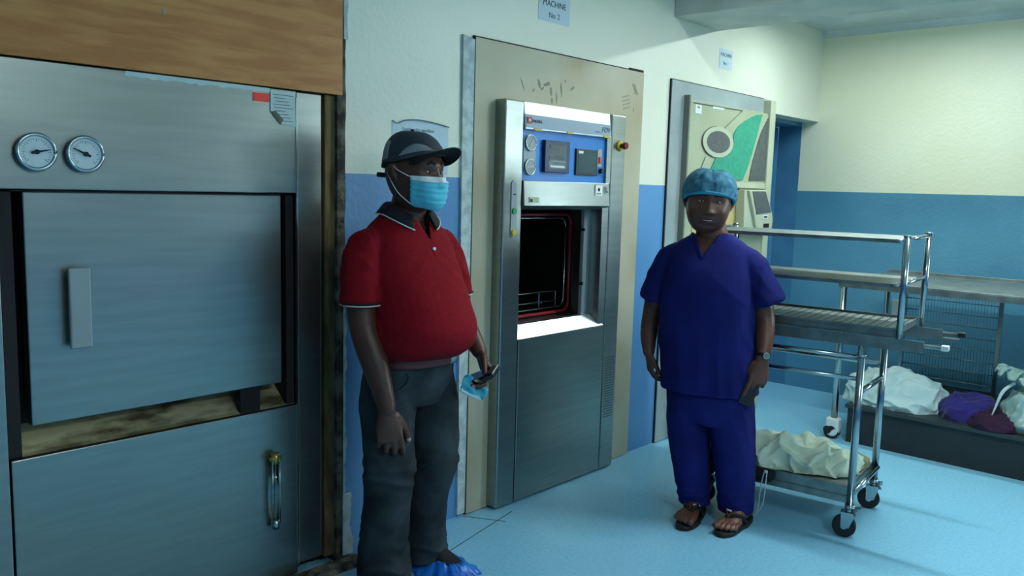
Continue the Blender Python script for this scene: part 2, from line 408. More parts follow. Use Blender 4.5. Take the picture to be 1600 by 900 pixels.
for gx, gz, ang, nm in ((.861, 1.617, 12, 0), (.997, 1.617, 155, 1)):
    y0 = 2.70
    b = B(); b.cyl((gx, y0, gz), (gx, y0-.022, gz), .050, .048, 40); g = P1(b.obj('pressure_gauge', M_dial, m1))
    b = B(); rings = []
    for t in range(49):
        a = 2*pi*t/48; rings.append((gx+.0505*cos(a), y0-.021, gz+.0505*sin(a)))
    b.tube(rings, .006, seg=8, cap=False); b.obj('rim', M_steel2, g)
    b = B(); a = radians(ang); b.tube([(gx-.012*cos(a), y0-.026, gz-.012*sin(a)), (gx+.038*cos(a), y0-.026, gz+.038*sin(a))], [.004, .0012], seg=8)
    b.cyl((gx, y0-.022, gz), (gx, y0-.029, gz), .007); b.obj('needle', M_ink, g)
    b = B()
    for k in range(25):
        a = radians(-45+270*k/24); q = .040; L_ = .006 if k % 4 else .010
        p0 = Vector((gx+q*cos(a), y0-.0225, gz+q*sin(a))); p1 = Vector((gx+(q-L_)*cos(a), y0-.0225, gz+(q-L_)*sin(a)))
        b.tube([p0, p1], .0006, seg=4, cap=False)
    b.obj('dial_marks', M_ink, g)
b = B(); b.cyl((1.637, 2.675, .27), (1.637, 2.675, .50), .012, seg=16); tb = P1(b.obj('sight_glass', M_glass, m1))
B().cyl((1.637, 2.675, .495), (1.637, 2.675, .535), .016).cyl((1.637, 2.70, .51), (1.637, 2.66, .51), .012).cyl((1.61, 2.67, .515), (1.66, 2.67, .515), .007).obj('valve', M_brass, tb)
B().cyl((1.637, 2.675, .24), (1.637, 2.675, .275), .015).cyl((1.637, 2.70, .26), (1.637, 2.665, .26), .010).obj('fitting', M_steel2, tb)
B().cyl((1.622, 2.668, .26), (1.622, 2.668, .51), .003).cyl((1.652, 2.668, .26), (1.652, 2.668, .51), .003).obj('guard_rod', M_steel2, tb)
# torn pale tape along the top edge
b = B(); rag_ = []
for i in range(60):
    x0 = 1.13+i*.0085; x1 = x0+.0085
    z0 = 1.868-.008*abs(noise.noise(Vector((x0*25, 0, 0)))); z1 = 1.868-.008*abs(noise.noise(Vector((x1*25, 0, 0))))
    b.prism([(x0, z0), (x1, z1), (x1, 1.882), (x0, 1.882)], 2.698, 2.7005)
P1(b.obj('torn_tape', M_paperw, m1))
# stickers on machine 1 (things stuck on: lift-off)
B().box(1.574, 1.636, 2.6975, 2.6995, 1.832, 1.862).obj('red_sticker', M_red, label='small bright red rectangular sticker on the upper steel fascia', cat='sticker')
pp = B(); pp.prism([(1.642, 1.876), (1.743, 1.876), (1.746, 1.752), (1.684, 1.757), (1.642, 1.800)], 2.6965, 2.698)
pt = pp.obj('paper_notice', M_paperw, label='curled white paper note taped beside the red sticker on the left steriliser', cat='paper')
b = B(); b.hexa([(1.642, 2.697, 1.800), (1.684, 2.697, 1.757), (1.684, 2.6965, 1.757), (1.642, 2.6965, 1.800), (1.658, 2.688, 1.803), (1.689, 2.688, 1.775), (1.688, 2.687, 1.774), (1.656, 2.687, 1.803)]); b.obj('curled_corner', M_scuff, pt)
b = B()
for i in range(9):
    z = 1.862-i*.0115; b.box(1.652+.004*(i % 3), 1.735-.01*((i*7) % 4), 2.6958, 2.6966, z-.0012, z+.0012)
b.obj('handwriting', M_inkp, pt)

# ------------------------------------------------------------------ machine 2 surround and signs
b = B(); b.box(2.664, 2.83, 2.684, 2.699, .004, 2.212); b.box(3.70, 4.0, 2.684, 2.699, .004, 2.212); b.box(2.83, 3.70, 2.684, 2.699, 1.93, 2.212)
sb = b.obj('surround_board', M_beige, label='stained beige board framing the open steriliser with the blue control panel', cat='board')
b = B(); b.box(2.660, 4.0, 2.690, 2.6995, 2.212, 2.219); b.box(2.658, 2.664, 2.690, 2.6995, 0, 2.219); b.box(3.87, 4.0, 2.688, 2.6995, 2.212, 2.226); b.obj('dark_joint', M_dark, sb)
b = B()
random.seed(11)
def blot(bb, cx, cz, rx, rz, y, rot=0., n=14):
    P = []
    ph = random.random()*9
    for k in range(n):
        a = 2*pi*k/n; q = 1+.45*noise.noise(Vector((cos(a)*1.5+ph, sin(a)*1.5, ph)))
        x = rx*q*cos(a); z = rz*q*sin(a)
        P.append((cx+x*cos(rot)-z*sin(rot), cz+x*sin(rot)+z*cos(rot)))
    bb.prism(P, y, y+.0006)
for cx, cz, rx, rz, ro in ((3.16, 2.06, .030, .008, .3), (3.10, 2.055, .010, .02, .4), (3.19, 2.03, .008, .022, .2), (3.125, 2.035, .016, .005, .6), (3.27, 2.045, .006, .03, .1), (3.235, 2.0, .006, .026, .15),
                           (3.20, 1.985, .006, .016, .1), (3.30, 2.09, .006, .006, 0), (3.36, 2.06, .018, .006, .5), (2.98, 2.04, .004, .03, .5), (3.06, 2.02, .012, .004, .8)):
    blot(b, cx, cz, rx, rz, 2.6834, ro)
for k in range(9):
    blot(b, 3.895+.008*(k % 3)+.004*k, 2.135-.011*(k//1)*.5, .004, .012, 2.6834, -.4)
for k in range(16):
    blot(b, 3.80+.018*(k % 4)+.006*(k//4), 2.06-.020*(k//4)+.004*(k % 4), .007, .0035, 2.6834, .5)
blot(b, 3.91, 2.0, .003, .014, 2.6834, 0)
b.obj('scuff_marks', M_scuff, sb, kind='stuff')

def sign(name, cx, cz, w_, h_, lines, label, mat=M_paper, ink=M_ink, yb=2.6995):
    o = B().box(cx-w_/2, cx+w_/2, yb-.0012, yb, cz-h_/2, cz+h_/2).obj(name, mat, label=label, cat='sign')
    for s, dz, sz in lines:
        text_part('lettering', s, sz, ink, o, (cx, yb-.0016, cz+dz), (pi/2, 0, 0), .0003)
    return o
sign('paper_sign', 3.215, 2.425, .24, .125, (('MACHINE', .022, .040), ('No: 2', -.032, .036)), 'pale blue paper sign reading MACHINE No: 2 on the wall above the blue-panelled steriliser', yb=2.6995)
sign('paper_sign', 4.95, 2.41, .17, .125, (('MACHINE', .026, .032), ('No: 1', -.026, .030)), 'pale paper sign reading MACHINE No: 1 above the green-panelled machine', yb=2.6995)
# notice behind the man
P = [(2.203, 1.60), (2.203, 1.812)]+[(2.203+.315*k/12, 1.812+.014*sin(pi*k/12)*1.2-.006*k/12+(-.012 if k == 1 else 0)) for k in range(13)]+[(2.518, 1.60)]
b = B(); b.prism(P[:1]+P[2:], 2.698, 2.6995); nt_ = b.obj('paper_notice', M_paper, label='white paper notice with curled top edge taped to wall behind the capped man', cat='paper')
b = B(); b.tube([(2.203, 2.694, 1.812), (2.228, 2.692, 1.802), (2.27, 2.690, 1.818), (2.34, 2.690, 1.824), (2.43, 2.692, 1.818), (2.518, 2.694, 1.806)], .0022, seg=8, sub=4); b.obj('curled_edge', M_inkp, nt_)
text_part('lettering', 'Loading the sterilizer', .021, M_inkp, nt_, (2.345, 2.6955, 1.782), (pi/2, 0, 0), .0002)

# ------------------------------------------------------------------ machine 2
m2 = empty('steam_sterilizer', (3.28, 2.66, 0), label='narrow steel steriliser with blue control panel and open chamber', cat='sterilizer')
def P2(o): o.location = Vector(o.location)-Vector((3.28, 2.66, 0)); return o
XL, XR, YF = 2.798, 3.757, 2.62
b = B(); b.box(XL, 2.928, YF, 2.70, .008, 1.955); P2(b.obj('left_pillar', M_steel, m2, bevel=.008))
b = B(); b.box(3.630, XR, YF, 2.70, .008, 1.952); rp = P2(b.obj('right_pillar', M_steel, m2, bevel=.008))
b = B(); b.hexa([(2.932, 2.612, 1.826), (3.614, 2.612, 1.826), (3.614, 2.70, 1.826), (2.932, 2.70, 1.826), (2.932, 2.628, 1.955), (3.614, 2.628, 1.952), (3.614, 2.70, 1.952), (2.932, 2.70, 1.955)])
hd = P2(b.obj('header', M_header, m2, bevel=.003))
def slantY(z): return 2.612+(z-1.826)/(1.955-1.826)*.016
b = B(); b.hexa([(2.936, slantY(1.834)-.002, 1.834), (3.606, slantY(1.834)-.002, 1.834), (3.606, slantY(1.834)+.002, 1.834), (2.936, slantY(1.834)+.002, 1.834),
                 (2.936, slantY(1.896)-.002, 1.896), (3.606, slantY(1.892)-.002, 1.892), (3.606, slantY(1.89)+.002, 1.892), (2.936, slantY(1.896)+.002, 1.896)])
bd = b.obj('label_band', M_band, hd)
b = B(); b.box(2.943, 2.972, 2.611, 2.6125, 1.853, 1.884); lg = b.obj('red_emblem', material('emblem_red', srgb(190, 70, 80), .5), bd)
b = B(); b.cyl((2.9575, 2.611, 1.8685), (2.9575, 2.6103, 1.8685), .009, seg=5); b.obj('emblem_flower', material('emblem_pink', srgb(224, 176, 184), .5), lg)
text_part('lettering', 'SAKURA', .020, M_ink, bd, (3.012, 2.6125, 1.866), (pi/2, 0, 0), .0004)
text_part('lettering', 'FOV', .040, material('grey_ink', srgb(84, 104, 112), .6), bd, (3.562, 2.6125, 1.862), (pi/2, 0, 0), .0004, shear=.3)
text_part('small_lettering', 'sterilizer', .011, material('grey_ink2', srgb(110, 130, 140), .6), bd, (3.49, 2.611, 1.850), (pi/2, 0, 0), .0003)
for x0, x1 in ((2.99, 3.045), (3.24, 3.28), (3.545, 3.595)): B().box(x0, x1, 2.609, 2.612, 1.824, 1.834).obj('yellow_tab', M_yellow, hd)
b = B(); b.box(2.93, 3.60, 2.638, 2.70, 1.588, 1.826); b.box(3.60, 3.630, 2.625, 2.70, 1.588, 1.826)
bb_ = B(); b.bm.free(); bb_.box(2.928, 3.592, 2.636, 2.70, 1.588, 1.826); cp = P2(bb_.obj('control_panel', M_blue, m2))
b = B(); b.box(3.592, 3.629, 2.622, 2.70, 1.588, 1.83); P2(b.obj('panel_surround', M_steel, m2))
# controls
YP = 2.636
def K(x): return x*YP/2.62
def Kz(z): return 1.55+(z-1.55)*YP/2.62
b = B(); b.box(2.945, K(3.012), YP-.003, YP, 1.605, 1.800)
pl_ = []
gp = B()
cx0 = K(2.968)
for k in range(24):
    a = pi*k/23; pl_.append((cx0+.042*cos(a), 1.766+.042*sin(a)))
for k in range(24):
    a = pi+pi*k/23; pl_.append((cx0+.042*cos(a), 1.652+.042*sin(a)))
b.bm.free(); gp.prism(pl_, YP-.003, YP); gpl = gp.obj('gauge_plate', M_greyb, cp)
for gz, an in ((1.766, 60), (1.652, 185)):
    b = B(); b.cyl((cx0, YP-.003, gz), (cx0, YP-.012, gz), .036, .034, 32); g = b.obj('dial_gauge', material('grey_dial', srgb(120, 130, 128), .3), cp)
    ring = [(cx0+.036*cos(2*pi*t/32), YP-.012, gz+.036*sin(2*pi*t/32)) for t in range(33)]
    B().tube(ring, .003, seg=6, cap=False).obj('rim', M_steel2, g)
    a = radians(an); B().tube([(cx0-.02*cos(a), YP-.014, gz-.02*sin(a)), (cx0+.022*cos(a), YP-.014, gz+.022*sin(a))], [.0022, .001], seg=6).obj('needle', M_white, g)
def scr(name, x0, x1, z0, z1, fr, face, ins, d=.010):
    o = B().box(x0, x1, YP-d, YP, z0, z1).obj(name, M_black if fr is None else fr, cp, bevel=.002)
    f = B().box(x0+ins[0], x1-ins[1], YP-d-.001, YP-d+.002, z0+ins[2], z1-ins[3]).obj('display', face, o)
    return o, f
fr = material('navy_bezel', srgb(24, 40, 80), .4)
o1, f1 = scr('chart_recorder', K(3.062), K(3.250), Kz(1.630), Kz(1.784), fr, M_recorder, (.030, .030, .018, .018), .022)
B().box(K(3.10), K(3.21), YP-.0245, YP-.023, Kz(1.655), Kz(1.664)).obj('paper_strip', M_white, o1)
B().box(K(3.10), K(3.21), YP-.0245, YP-.023, Kz(1.715), Kz(1.760)).obj('printer_head', M_slate, o1)
o2, f2 = scr('touch_screen', K(3.318), K(3.497), Kz(1.624), Kz(1.756), None, M_screen, (.016, .012, .014, .012), .010)
B().box(K(3.333), K(3.372), YP-.0125, YP-.011, Kz(1.733), Kz(1.746)).obj('screen_label', M_white, o2)
swp = B().box(K(3.506), K(3.542), YP-.003, YP, Kz(1.672), Kz(1.764)).obj('switch_plate', M_greyb, cp)
B().box(K(3.514), K(3.536), YP-.010, YP-.002, Kz(1.690), Kz(1.722)).obj('rocker_switch', M_orange, cp, bevel=.002)
B().cyl((K(3.534), YP, Kz(1.651)), (K(3.534), YP-.02, Kz(1.651)), .014, .012).obj('key_switch', M_black, cp)
ring = [(K(3.534)+.010*cos(2*pi*t/20), YP-.022, Kz(1.628)+.014*sin(2*pi*t/20)) for t in range(21)]
B().tube(ring, .0012, seg=6, cap=False).obj('key_ring', M_black, cp)
# hood band above the opening
b = B(); b.hexa([(2.930, 2.606, 1.468), (3.612, 2.606, 1.468), (3.612, 2.64, 1.448), (2.930, 2.64, 1.448), (2.930, 2.614, 1.586), (3.612, 2.614, 1.588), (3.612, 2.70, 1.588), (2.930, 2.70, 1.586)])
hood = P2(b.obj('hood', M_steel, m2, bevel=.002))
yh = lambda z: 2.606+(z-1.468)/.12*.008-.0012
lb = B().box(2.965, 3.034, yh(1.48)-.001, yh(1.5)+.001, 1.482, 1.510).obj('small_label', M_ivory, hood)
B().box(2.970, 2.985, yh(1.48)-.002, yh(1.48), 1.486, 1.500).obj('label_mark', M_ink, lb)
st = B().box(3.485, 3.545, yh(1.52)-.001, yh(1.57)+.001, 1.522, 1.576).obj('warning_label', M_white, hood)
B().cyl((3.515, yh(1.55)-.001, 1.553), (3.515, yh(1.55)-.003, 1.553), .009).obj('red_mark', M_red, st)
B().box(3.495, 3.535, yh(1.53)-.003, yh(1.53)-.001, 1.530, 1.534).obj('label_text', M_ink, st)
rd = B().cyl((3.585, yh(1.55), 1.552), (3.585, yh(1.55)-.002, 1.552), .022, seg=24).obj('round_label', M_greyb, hood)
B().box(3.575, 3.580, yh(1.55)-.003, yh(1.55)-.002, 1.540, 1.565).box(3.575, 3.596, yh(1.55)-.003, yh(1.55)-.002, 1.540, 1.545).obj('label_mark', M_ink, rd)
# capsule plate with green and yellow buttons
pl_ = []
for k in range(16):
    a = pi*k/15; pl_.append((2.868+.018*cos(a), 1.568+.018*sin(a)))
for k in range(16):
    a = pi+pi*k/15; pl_.append((2.868+.018*cos(a), 1.336+.018*sin(a)))
b = B(); b.prism(pl_, YF-.004, YF+.001); cap_ = P2(b.obj('button_plate', M_greyb, m2))
B().cyl((2.868, YF-.004, 1.443), (2.868, YF-.012, 1.443), .014).obj('green_button', M_greenb, cap_)
B().cyl((2.868, YF-.004, 1.342), (2.868, YF-.012, 1.342), .014).obj('yellow_button', M_yellow, cap_)
B().box(2.860, 2.878, YF-.006, YF-.003, 1.518, 1.523).obj('slot_mark', M_ink, cap_)
b = B(); b.cyl((3.700, YF, 1.790), (3.700, YF-.012, 1.790), .030, .026, 28); es = b.obj('emergency_collar', M_yellow, rp)
b = B(); b.cyl((3.700, YF-.012, 1.790), (3.700, YF-.032, 1.790), .012); b.cyl((3.700, YF-.032, 1.790), (3.700, YF-.048, 1.790), .020, .017, 28); b.obj('emergency_button', M_emer, rp)
b = B()
for i in range(24):
    z = .30+i*.0145; b.box(3.650, 3.738, YF-.0012, YF+.001, z, z+.006)
b.obj('vent', M_slate, rp)
# lower door
b = B(); b.box(2.932, 3.626, YF, 2.70, .012, .822); P2(b.obj('lower_panel', M_steel, m2, bevel=.003))
b = B(); b.hexa([(2.921, YF-.003, .826), (3.616, YF-.003, .826), (3.616, 2.70, .826), (2.921, 2.70, .826), (2.948, 2.672, .884), (3.560, 2.672, .884), (3.560, 2.71, .884), (2.948, 2.71, .884)])
P2(b.obj('sill', material('bright_sill_steel', srgb(225, 235, 238), .3, 1.), m2))
# chamber
b = B(); b.box(3.572, 3.628, 2.624, 2.70, .826, 1.468)
P2(b.obj('door_jamb', M_steel, m2))
b = B()
b.box(2.80, 2.93, 2.70, 2.86, .80, 1.50); b.box(3.60, 3.75, 2.70, 2.86, .80, 1.50); b.box(2.80, 3.75, 2.70, 2.86, 1.45, 1.50); b.box(2.80, 3.75, 2.70, 2.86, .80, .868)
P2(b.obj('chamber_mouth', M_steel, m2))
b = B(); b.box(3.520, 3.572, 2.70, 2.72, .868, 1.45); P2(b.obj('door_edge', material('pale_steel_plate', srgb(170, 190, 195), .4, .6), m2))
for z in (1.34, 1.05): P2(B().box(3.512, 3.522, 2.694, 2.712, z-.008, z+.008).obj('hinge_pin', M_dark, m2))
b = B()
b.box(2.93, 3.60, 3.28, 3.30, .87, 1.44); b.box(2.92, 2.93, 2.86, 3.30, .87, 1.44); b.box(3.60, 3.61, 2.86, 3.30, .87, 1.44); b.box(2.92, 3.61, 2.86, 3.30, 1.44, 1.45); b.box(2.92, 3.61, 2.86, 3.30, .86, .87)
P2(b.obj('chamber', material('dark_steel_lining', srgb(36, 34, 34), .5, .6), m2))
def rrect(x0, x1, z0, z1, r, y, n=7):
    P = []
    for cx, cz, a0 in ((x1-r, z1-r, 0), (x0+r, z1-r, 90), (x0+r, z0+r, 180), (x1-r, z0+r, 270)):
        for k in range(n+1):
            a = radians(a0+90*k/n); P.append((cx+r*cos(a), y, cz+r*sin(a)))
    return P+[P[0]]
b = B(); b.tube(rrect(2.955, 3.592, .882, 1.415, .05, 2.850), .009, seg=8, cap=False); P2(b.obj('gasket', M_redg, m2))
b = B(); b.tube(rrect(2.965, 3.575, .905, 1.395, .05, 2.87), .005, seg=8, cap=False); P2(b.obj('inner_rim', M_steel2, m2))
b = B()
for x in (3.10, 3.42): b.tube([(x, 2.90, .93), (x, 3.26, .93)], .007, seg=8)
for y in (2.90, 3.08, 3.26): b.tube([(3.0, y, .935), (3.54, y, .935)], .006, seg=8)
for x in (3.0, 3.2, 3.4, 3.54): b.tube([(x, 2.90, .90), (x, 2.90, .99)], .006, seg=8)
b.tube([(3.0, 2.90, .99), (3.54, 2.90, .99)], .006, seg=8)
P2(b.obj('loading_rails', M_tube, m2))

# ------------------------------------------------------------------ machine 3
m3 = empty('wall_sterilizer', (5.0, 2.69, 0), label='cream enamelled machine with green and slate panels behind the woman', cat='sterilizer')
def P3(o): o.location = Vector(o.location)-Vector((5.0, 2.69, 0)); return o
Y3 = 2.645
def q(x, z): return (x*Y3/2.62, 1.55+(z-1.55)*Y3/2.62)
b = B(); b.box(4.300, 4.49, 2.684, 2.699, .004, 2.212); b.box(4.49, 5.66, 2.684, 2.699, 2.06, 2.212); P3(b.obj('backing_board', M_greyb, m3))
b = B(); b.box(4.30, 5.50, 2.690, 2.6995, 2.212, 2.218); b.box(4.296, 4.301, 2.690, 2.6995, .0, 2.216); P3(b.obj('dark_joint', M_dark, m3))
b = B(); b.box(4.452, 5.62, Y3+.004, 2.70, .03, 2.110); door3 = P3(b.obj('front_panel', M_olive, m3, bevel=.004))
b = B(); b.box(4.440, 4.456, Y3, 2.70, .03, 2.135); P3(b.obj('left_edge', M_oldeg, m3))
b = B(); b.box(5.495, 5.575, 2.630, 2.70, .0, 2.200); P3(b.obj('right_post', M_ivory, m3, bevel=.003))
def shape(name, pts, mat, y0, y1, par=door3):
    b = B(); b.prism([q(*p) for p in pts], y0, y1); return b.obj(name, mat, par)
cxz = (4.762, 1.872)
shape('round_ring', [(cxz[0]+.195*cos(2*pi*k/40), cxz[1]+.096*sin(2*pi*k/40)) for k in range(40)], M_ivory, Y3-.006, Y3+.004)
shape('round_window', [(cxz[0]+.148*cos(2*pi*k/40), cxz[1]+.068*sin(2*pi*k/40)) for k in range(40)], M_slate, Y3-.007, Y3+.004)
ring = [Vector((q(cxz[0]+.195*cos(radians(a)), 0)[0], Y3-.002, q(0, cxz[1]+.096*sin(radians(a)))[1])) for a in range(100, 251, 10)]
B().tube(ring, .004, seg=6).obj('ring_dark_arc', M_slate, door3)  # dark slate line along the left edge of the ring
shape('green_panel', [(5.348, 2.091), (5.27, 2.082), (5.202, 2.062), (5.11, 2.03), (5.03, 1.995), (4.985, 1.96), (4.958, 1.924), (4.966, 1.884), (4.95, 1.84), (4.906, 1.800), (4.83, 1.779), (4.744, 1.772), (4.688, 1.698), (4.60, 1.645), (4.858, 1.643), (5.120, 1.645), (5.19, 1.75), (5.25, 1.87)], M_green, Y3-.004, Y3+.005)
shape('slate_triangle', [(5.447, 2.078), (5.41, 2.04), (5.35, 1.97), (5.309, 1.896), (5.25, 1.77), (5.211, 1.644), (5.449, 1.650)], M_slate, Y3-.004, Y3+.005)
def groove(p0, p1, r=.0035):
    (x0, z0), (x1, z1) = q(*p0), q(*p1); B().tube([(x0, Y3+.001, z0), (x1, Y3+.001, z1)], r, seg=6).obj('groove', M_oldeg, door3)
groove((4.45, 2.088), (5.07, 2.094)); groove((5.07, 2.094), (4.845, 1.966)); groove((4.62, 1.774), (4.56, 1.68))
shape('cross_rail', [(4.46, 1.595), (5.49, 1.592), (5.49, 1.628), (4.46, 1.63)], M_ivory, Y3-.008, Y3+.005)
shape('small_label', [(4.470, 2.028), (4.545, 2.028), (4.545, 2.078), (4.470, 2.082)], M_white, Y3+.001, Y3+.005)
text_part('label_mark', 'No', .022, M_ink, door3, (q(4.507, 0)[0], Y3+.0002, q(0, 2.066)[1]), (pi/2, 0, 0), .0003)
shape('label_strip', [(4.68, 2.072), (4.82, 2.076), (4.82, 2.090), (4.68, 2.086)], M_white, Y3+.001, Y3+.005)
shape('door_inset', [(4.50, .25), (5.06, .25), (5.10, .30), (5.10, 1.54), (5.05, 1.585), (4.50, 1.585)], material('tan_enamel', srgb(196, 176, 120), .45), Y3-.002, Y3+.005)
b = B(); b.tube([Vector((q(x, 0)[0], Y3-.004, q(0, z)[1])) for x, z in ((4.95, 1.588), (5.06, 1.585), (5.10, 1.54), (5.105, 1.35), (5.105, .4))], .006, seg=8); b.obj('dark_seal', M_dark, door3)
b = B()
c0 = [q(5.20, 1.58), q(5.478, 1.585), q(5.60, 1.30), q(5.36, 1.29)]
# projecting console: slanted screen housing
Yc = 2.56
def kc(p): return (p[0]*Yc/2.62, 1.55+(p[1]-1.55)*Yc/2.62)
a0, a1, a2, a3, a4, a5 = kc((5.235, 1.578)), kc((5.478, 1.584)), kc((5.60, 1.42)), kc((5.62, 1.37)), kc((5.60, 1.305)), kc((5.375, 1.305))
poly = [a0, a1, a2, a3, a4, a5, kc((5.33, 1.40))]
b = B(); b.prism(poly, Yc, 2.64); cn = P3(b.obj('console', M_ivory, m3, bevel=.006))
b = B(); b.prism([kc(p) for p in ((5.275, 1.572), (5.468, 1.574), (5.573, 1.430), (5.352, 1.418))], Yc-.004, Yc+.001); sc = b.obj('console_screen', M_slate, cn)
b = B(); b.prism([kc(p) for p in ((5.45, 1.382), (5.53, 1.384), (5.53, 1.410), (5.45, 1.408))], Yc-.003, Yc+.001); b.obj('console_label', M_white, cn)
b = B(); b.prism([kc(p) for p in ((5.462, 1.390), (5.518, 1.391), (5.518, 1.403), (5.462, 1.401))], Yc-.004, Yc-.002); b.obj('console_label_mark', M_ink, cn)
b = B(); b.prism([kc(p) for p in ((5.47, 1.322), (5.555, 1.322), (5.555, 1.35), (5.47, 1.35))], Yc-.003, Yc+.001); b.obj('slot', M_dark, cn)
b = B(); b.prism([kc(p) for p in ((5.20, 1.578), (5.235, 1.578), (5.33, 1.40), (5.375, 1.30), (5.22, 1.30))], 2.58, 2.64); P3(b.obj('console_side', M_ivory, m3))

# ------------------------------------------------------------------ trolley
TR = (3.75, 1.29, 0); TRZ = radians(6)
LEN = .68; WD = .45
tro = empty('instrument_trolley', TR, TRZ, label='stainless steel trolley on black-wheeled casters beside the woman', cat='trolley')
for lx in (0, WD):
    for ly in (0, LEN):
        b = B(); b.cyl((lx, ly, .145), (lx, ly, .90), .0165); b.cyl((lx, ly, .135), (lx, ly, .155), .022)
        lg = b.obj('leg', M_tube, tro)
        if ly == 0 and lx == 0: B().cyl((lx, ly, .845), (lx, ly, .855), .022).obj('collar', M_tube, lg)
def caster(lx, ly, ang):
    c = bpy.data.objects.new('caster', None); COL.objects.link(c); c.parent = tro; c.location = (lx, ly, 0); c.rotation_euler = (0, 0, ang)
    b = B(); b.cyl((-.016, .018, .052), (.016, .018, .052), .052, seg=32, ref=(0, 0, 1)); b.obj('wheel', M_rubber, c, bevel=.006)
    b = B(); b.cyl((-.019, .018, .052), (.019, .018, .052), .014, seg=20, ref=(0, 0, 1))
    for s in (-1, 1):
        b.hexa([(s*.020-.001, -.004, .048), (s*.020+.001, -.004, .048), (s*.020+.001, .032, .048), (s*.020-.001, .032, .048), (s*.020-.001, -.028, .118), (s*.020+.001, -.028, .118), (s*.020+.001, .034, .118), (s*.020-.001, .034, .118)])
    b.box(-.024, .024, -.030, .036, .115, .121); b.cyl((0, 0, .118), (0, 0, .138), .018); b.obj('fork', M_tube, c)
    b = B(); b.tube([(-.05, -.03, .122), (-.02, -.02, .128), (.02, -.02, .128), (.05, -.03, .120)], [.006, .008, .008, .006], seg=8); b.box(.035, .06, -.045, -.02, .112, .126); b.obj('brake_lever', M_tube, c)
for i, (lx, ly, an) in enumerate(((0, 0, .18), (WD, 0, .28), (0, LEN, .5), (WD, LEN, 1.0))): caster(lx, ly, an)
for lx in (0, WD):
    for z in (.74, .84):
        B().cyl((lx, 0, z), (lx, LEN, z), .010).obj('side_rail', M_tube, tro)
for ly in (0, LEN):
    for z, xo in ((.675, 0), (.215, -.012)): B().cyl((0, ly+xo, z), (WD, ly+xo, z), .013).obj('end_rail', M_tube, tro)
b = B(); b.box(.012, WD-.012, .02, LEN-.02, .222, .226)
for x0, x1 in ((.004, .012), (WD-.012, WD-.004)): b.box(x0, x1, .0, LEN, .155, .236)
for y0, y1 in ((.012, .020), (LEN-.02, LEN-.012)): b.box(.012, WD-.012, y0, y1, .175, .236)
b.box(-.002, .004, .0, LEN, .186, .190)
b.obj('lower_tray', M_tray, tro, bevel=.001)
for lx in (0, WD):
    b = B(); b.box(lx-.016, lx+.016, -.32 if lx else -.24, LEN+.1, .893, .905); b.box(lx-.016, lx-.010, -.25, LEN+.1, .905, .945); b.box(lx+.010, lx+.016, -.25, LEN+.1, .905, .930)
    b.cyl((lx, -.325, .925), (lx, LEN+.1, .925), .009)
    tr_ = b.obj('top_rail', M_tray, tro)
    B().box(lx-.018, lx+.018, -.345, -.315, .915, .938).obj('end_cap', M_white if lx == 0 else M_black, tr_, bevel=.003)
for y in (0., .34, .68):
    B().box(.016, WD-.016, y-.012, y+.012, .895, .903).obj('cross_bar', M_tray, tro)
# ------------------------------------------------------------------ rack on the trolley
rk = empty('loading_rack', (TR[0], TR[1], .945), TRZ, label='three-tier steel loading rack sitting on top of the trolley', cat='rack')
z0 = -.945
RL = .80
for lx in (-.012, WD+.012):
    for ly in (-.150, RL):
        B().cyl((lx, ly, .945+z0), (lx, ly, 1.392+z0), .0145).cyl((lx, ly, 1.388+z0), (lx, ly, 1.396+z0), .017).obj('post', M_tube, rk)
b = B(); b.box(0, WD, -.135, RL, .972+z0, .976+z0)
for x0 in (0, WD-.005): b.box(x0, x0+.005, -.135, RL, .945+z0, .988+z0)
for y0 in (-.135, RL-.005): b.box(.005, WD-.005, y0, y0+.005, .955+z0, .984+z0)
dk = b.obj('deck', M_tray, rk)
b = B()
for i in range(23): b.box(.012, WD-.012, -.11+i*.039, -.106+i*.039, .977+z0, .981+z0)
b.obj('slats', M_tube, dk)
for zz, nm in ((1.18, 'shelf'), (1.375, 'shelf')):
    b = B(); b.box(0, WD, -.12, RL, zz-.006+z0, zz+z0)
    for x0 in (0, WD-.003): b.box(x0, x0+.003, -.12, RL, zz-.016+z0, zz-.005+z0)
    s_ = b.obj('shelf', M_tray, rk)
    b = B(); b.cyl((-.012, -.150, zz+z0+.004), (WD+.012, -.150, zz+z0+.004), .009); b.cyl((-.012, RL, zz+z0+.004), (WD+.012, RL, zz+z0+.004), .009)
    b.cyl((-.03, -.10, zz-.003+z0), (-.012, -.150, zz-.003+z0), .005); b.obj('shelf_bar', M_tube, s_)

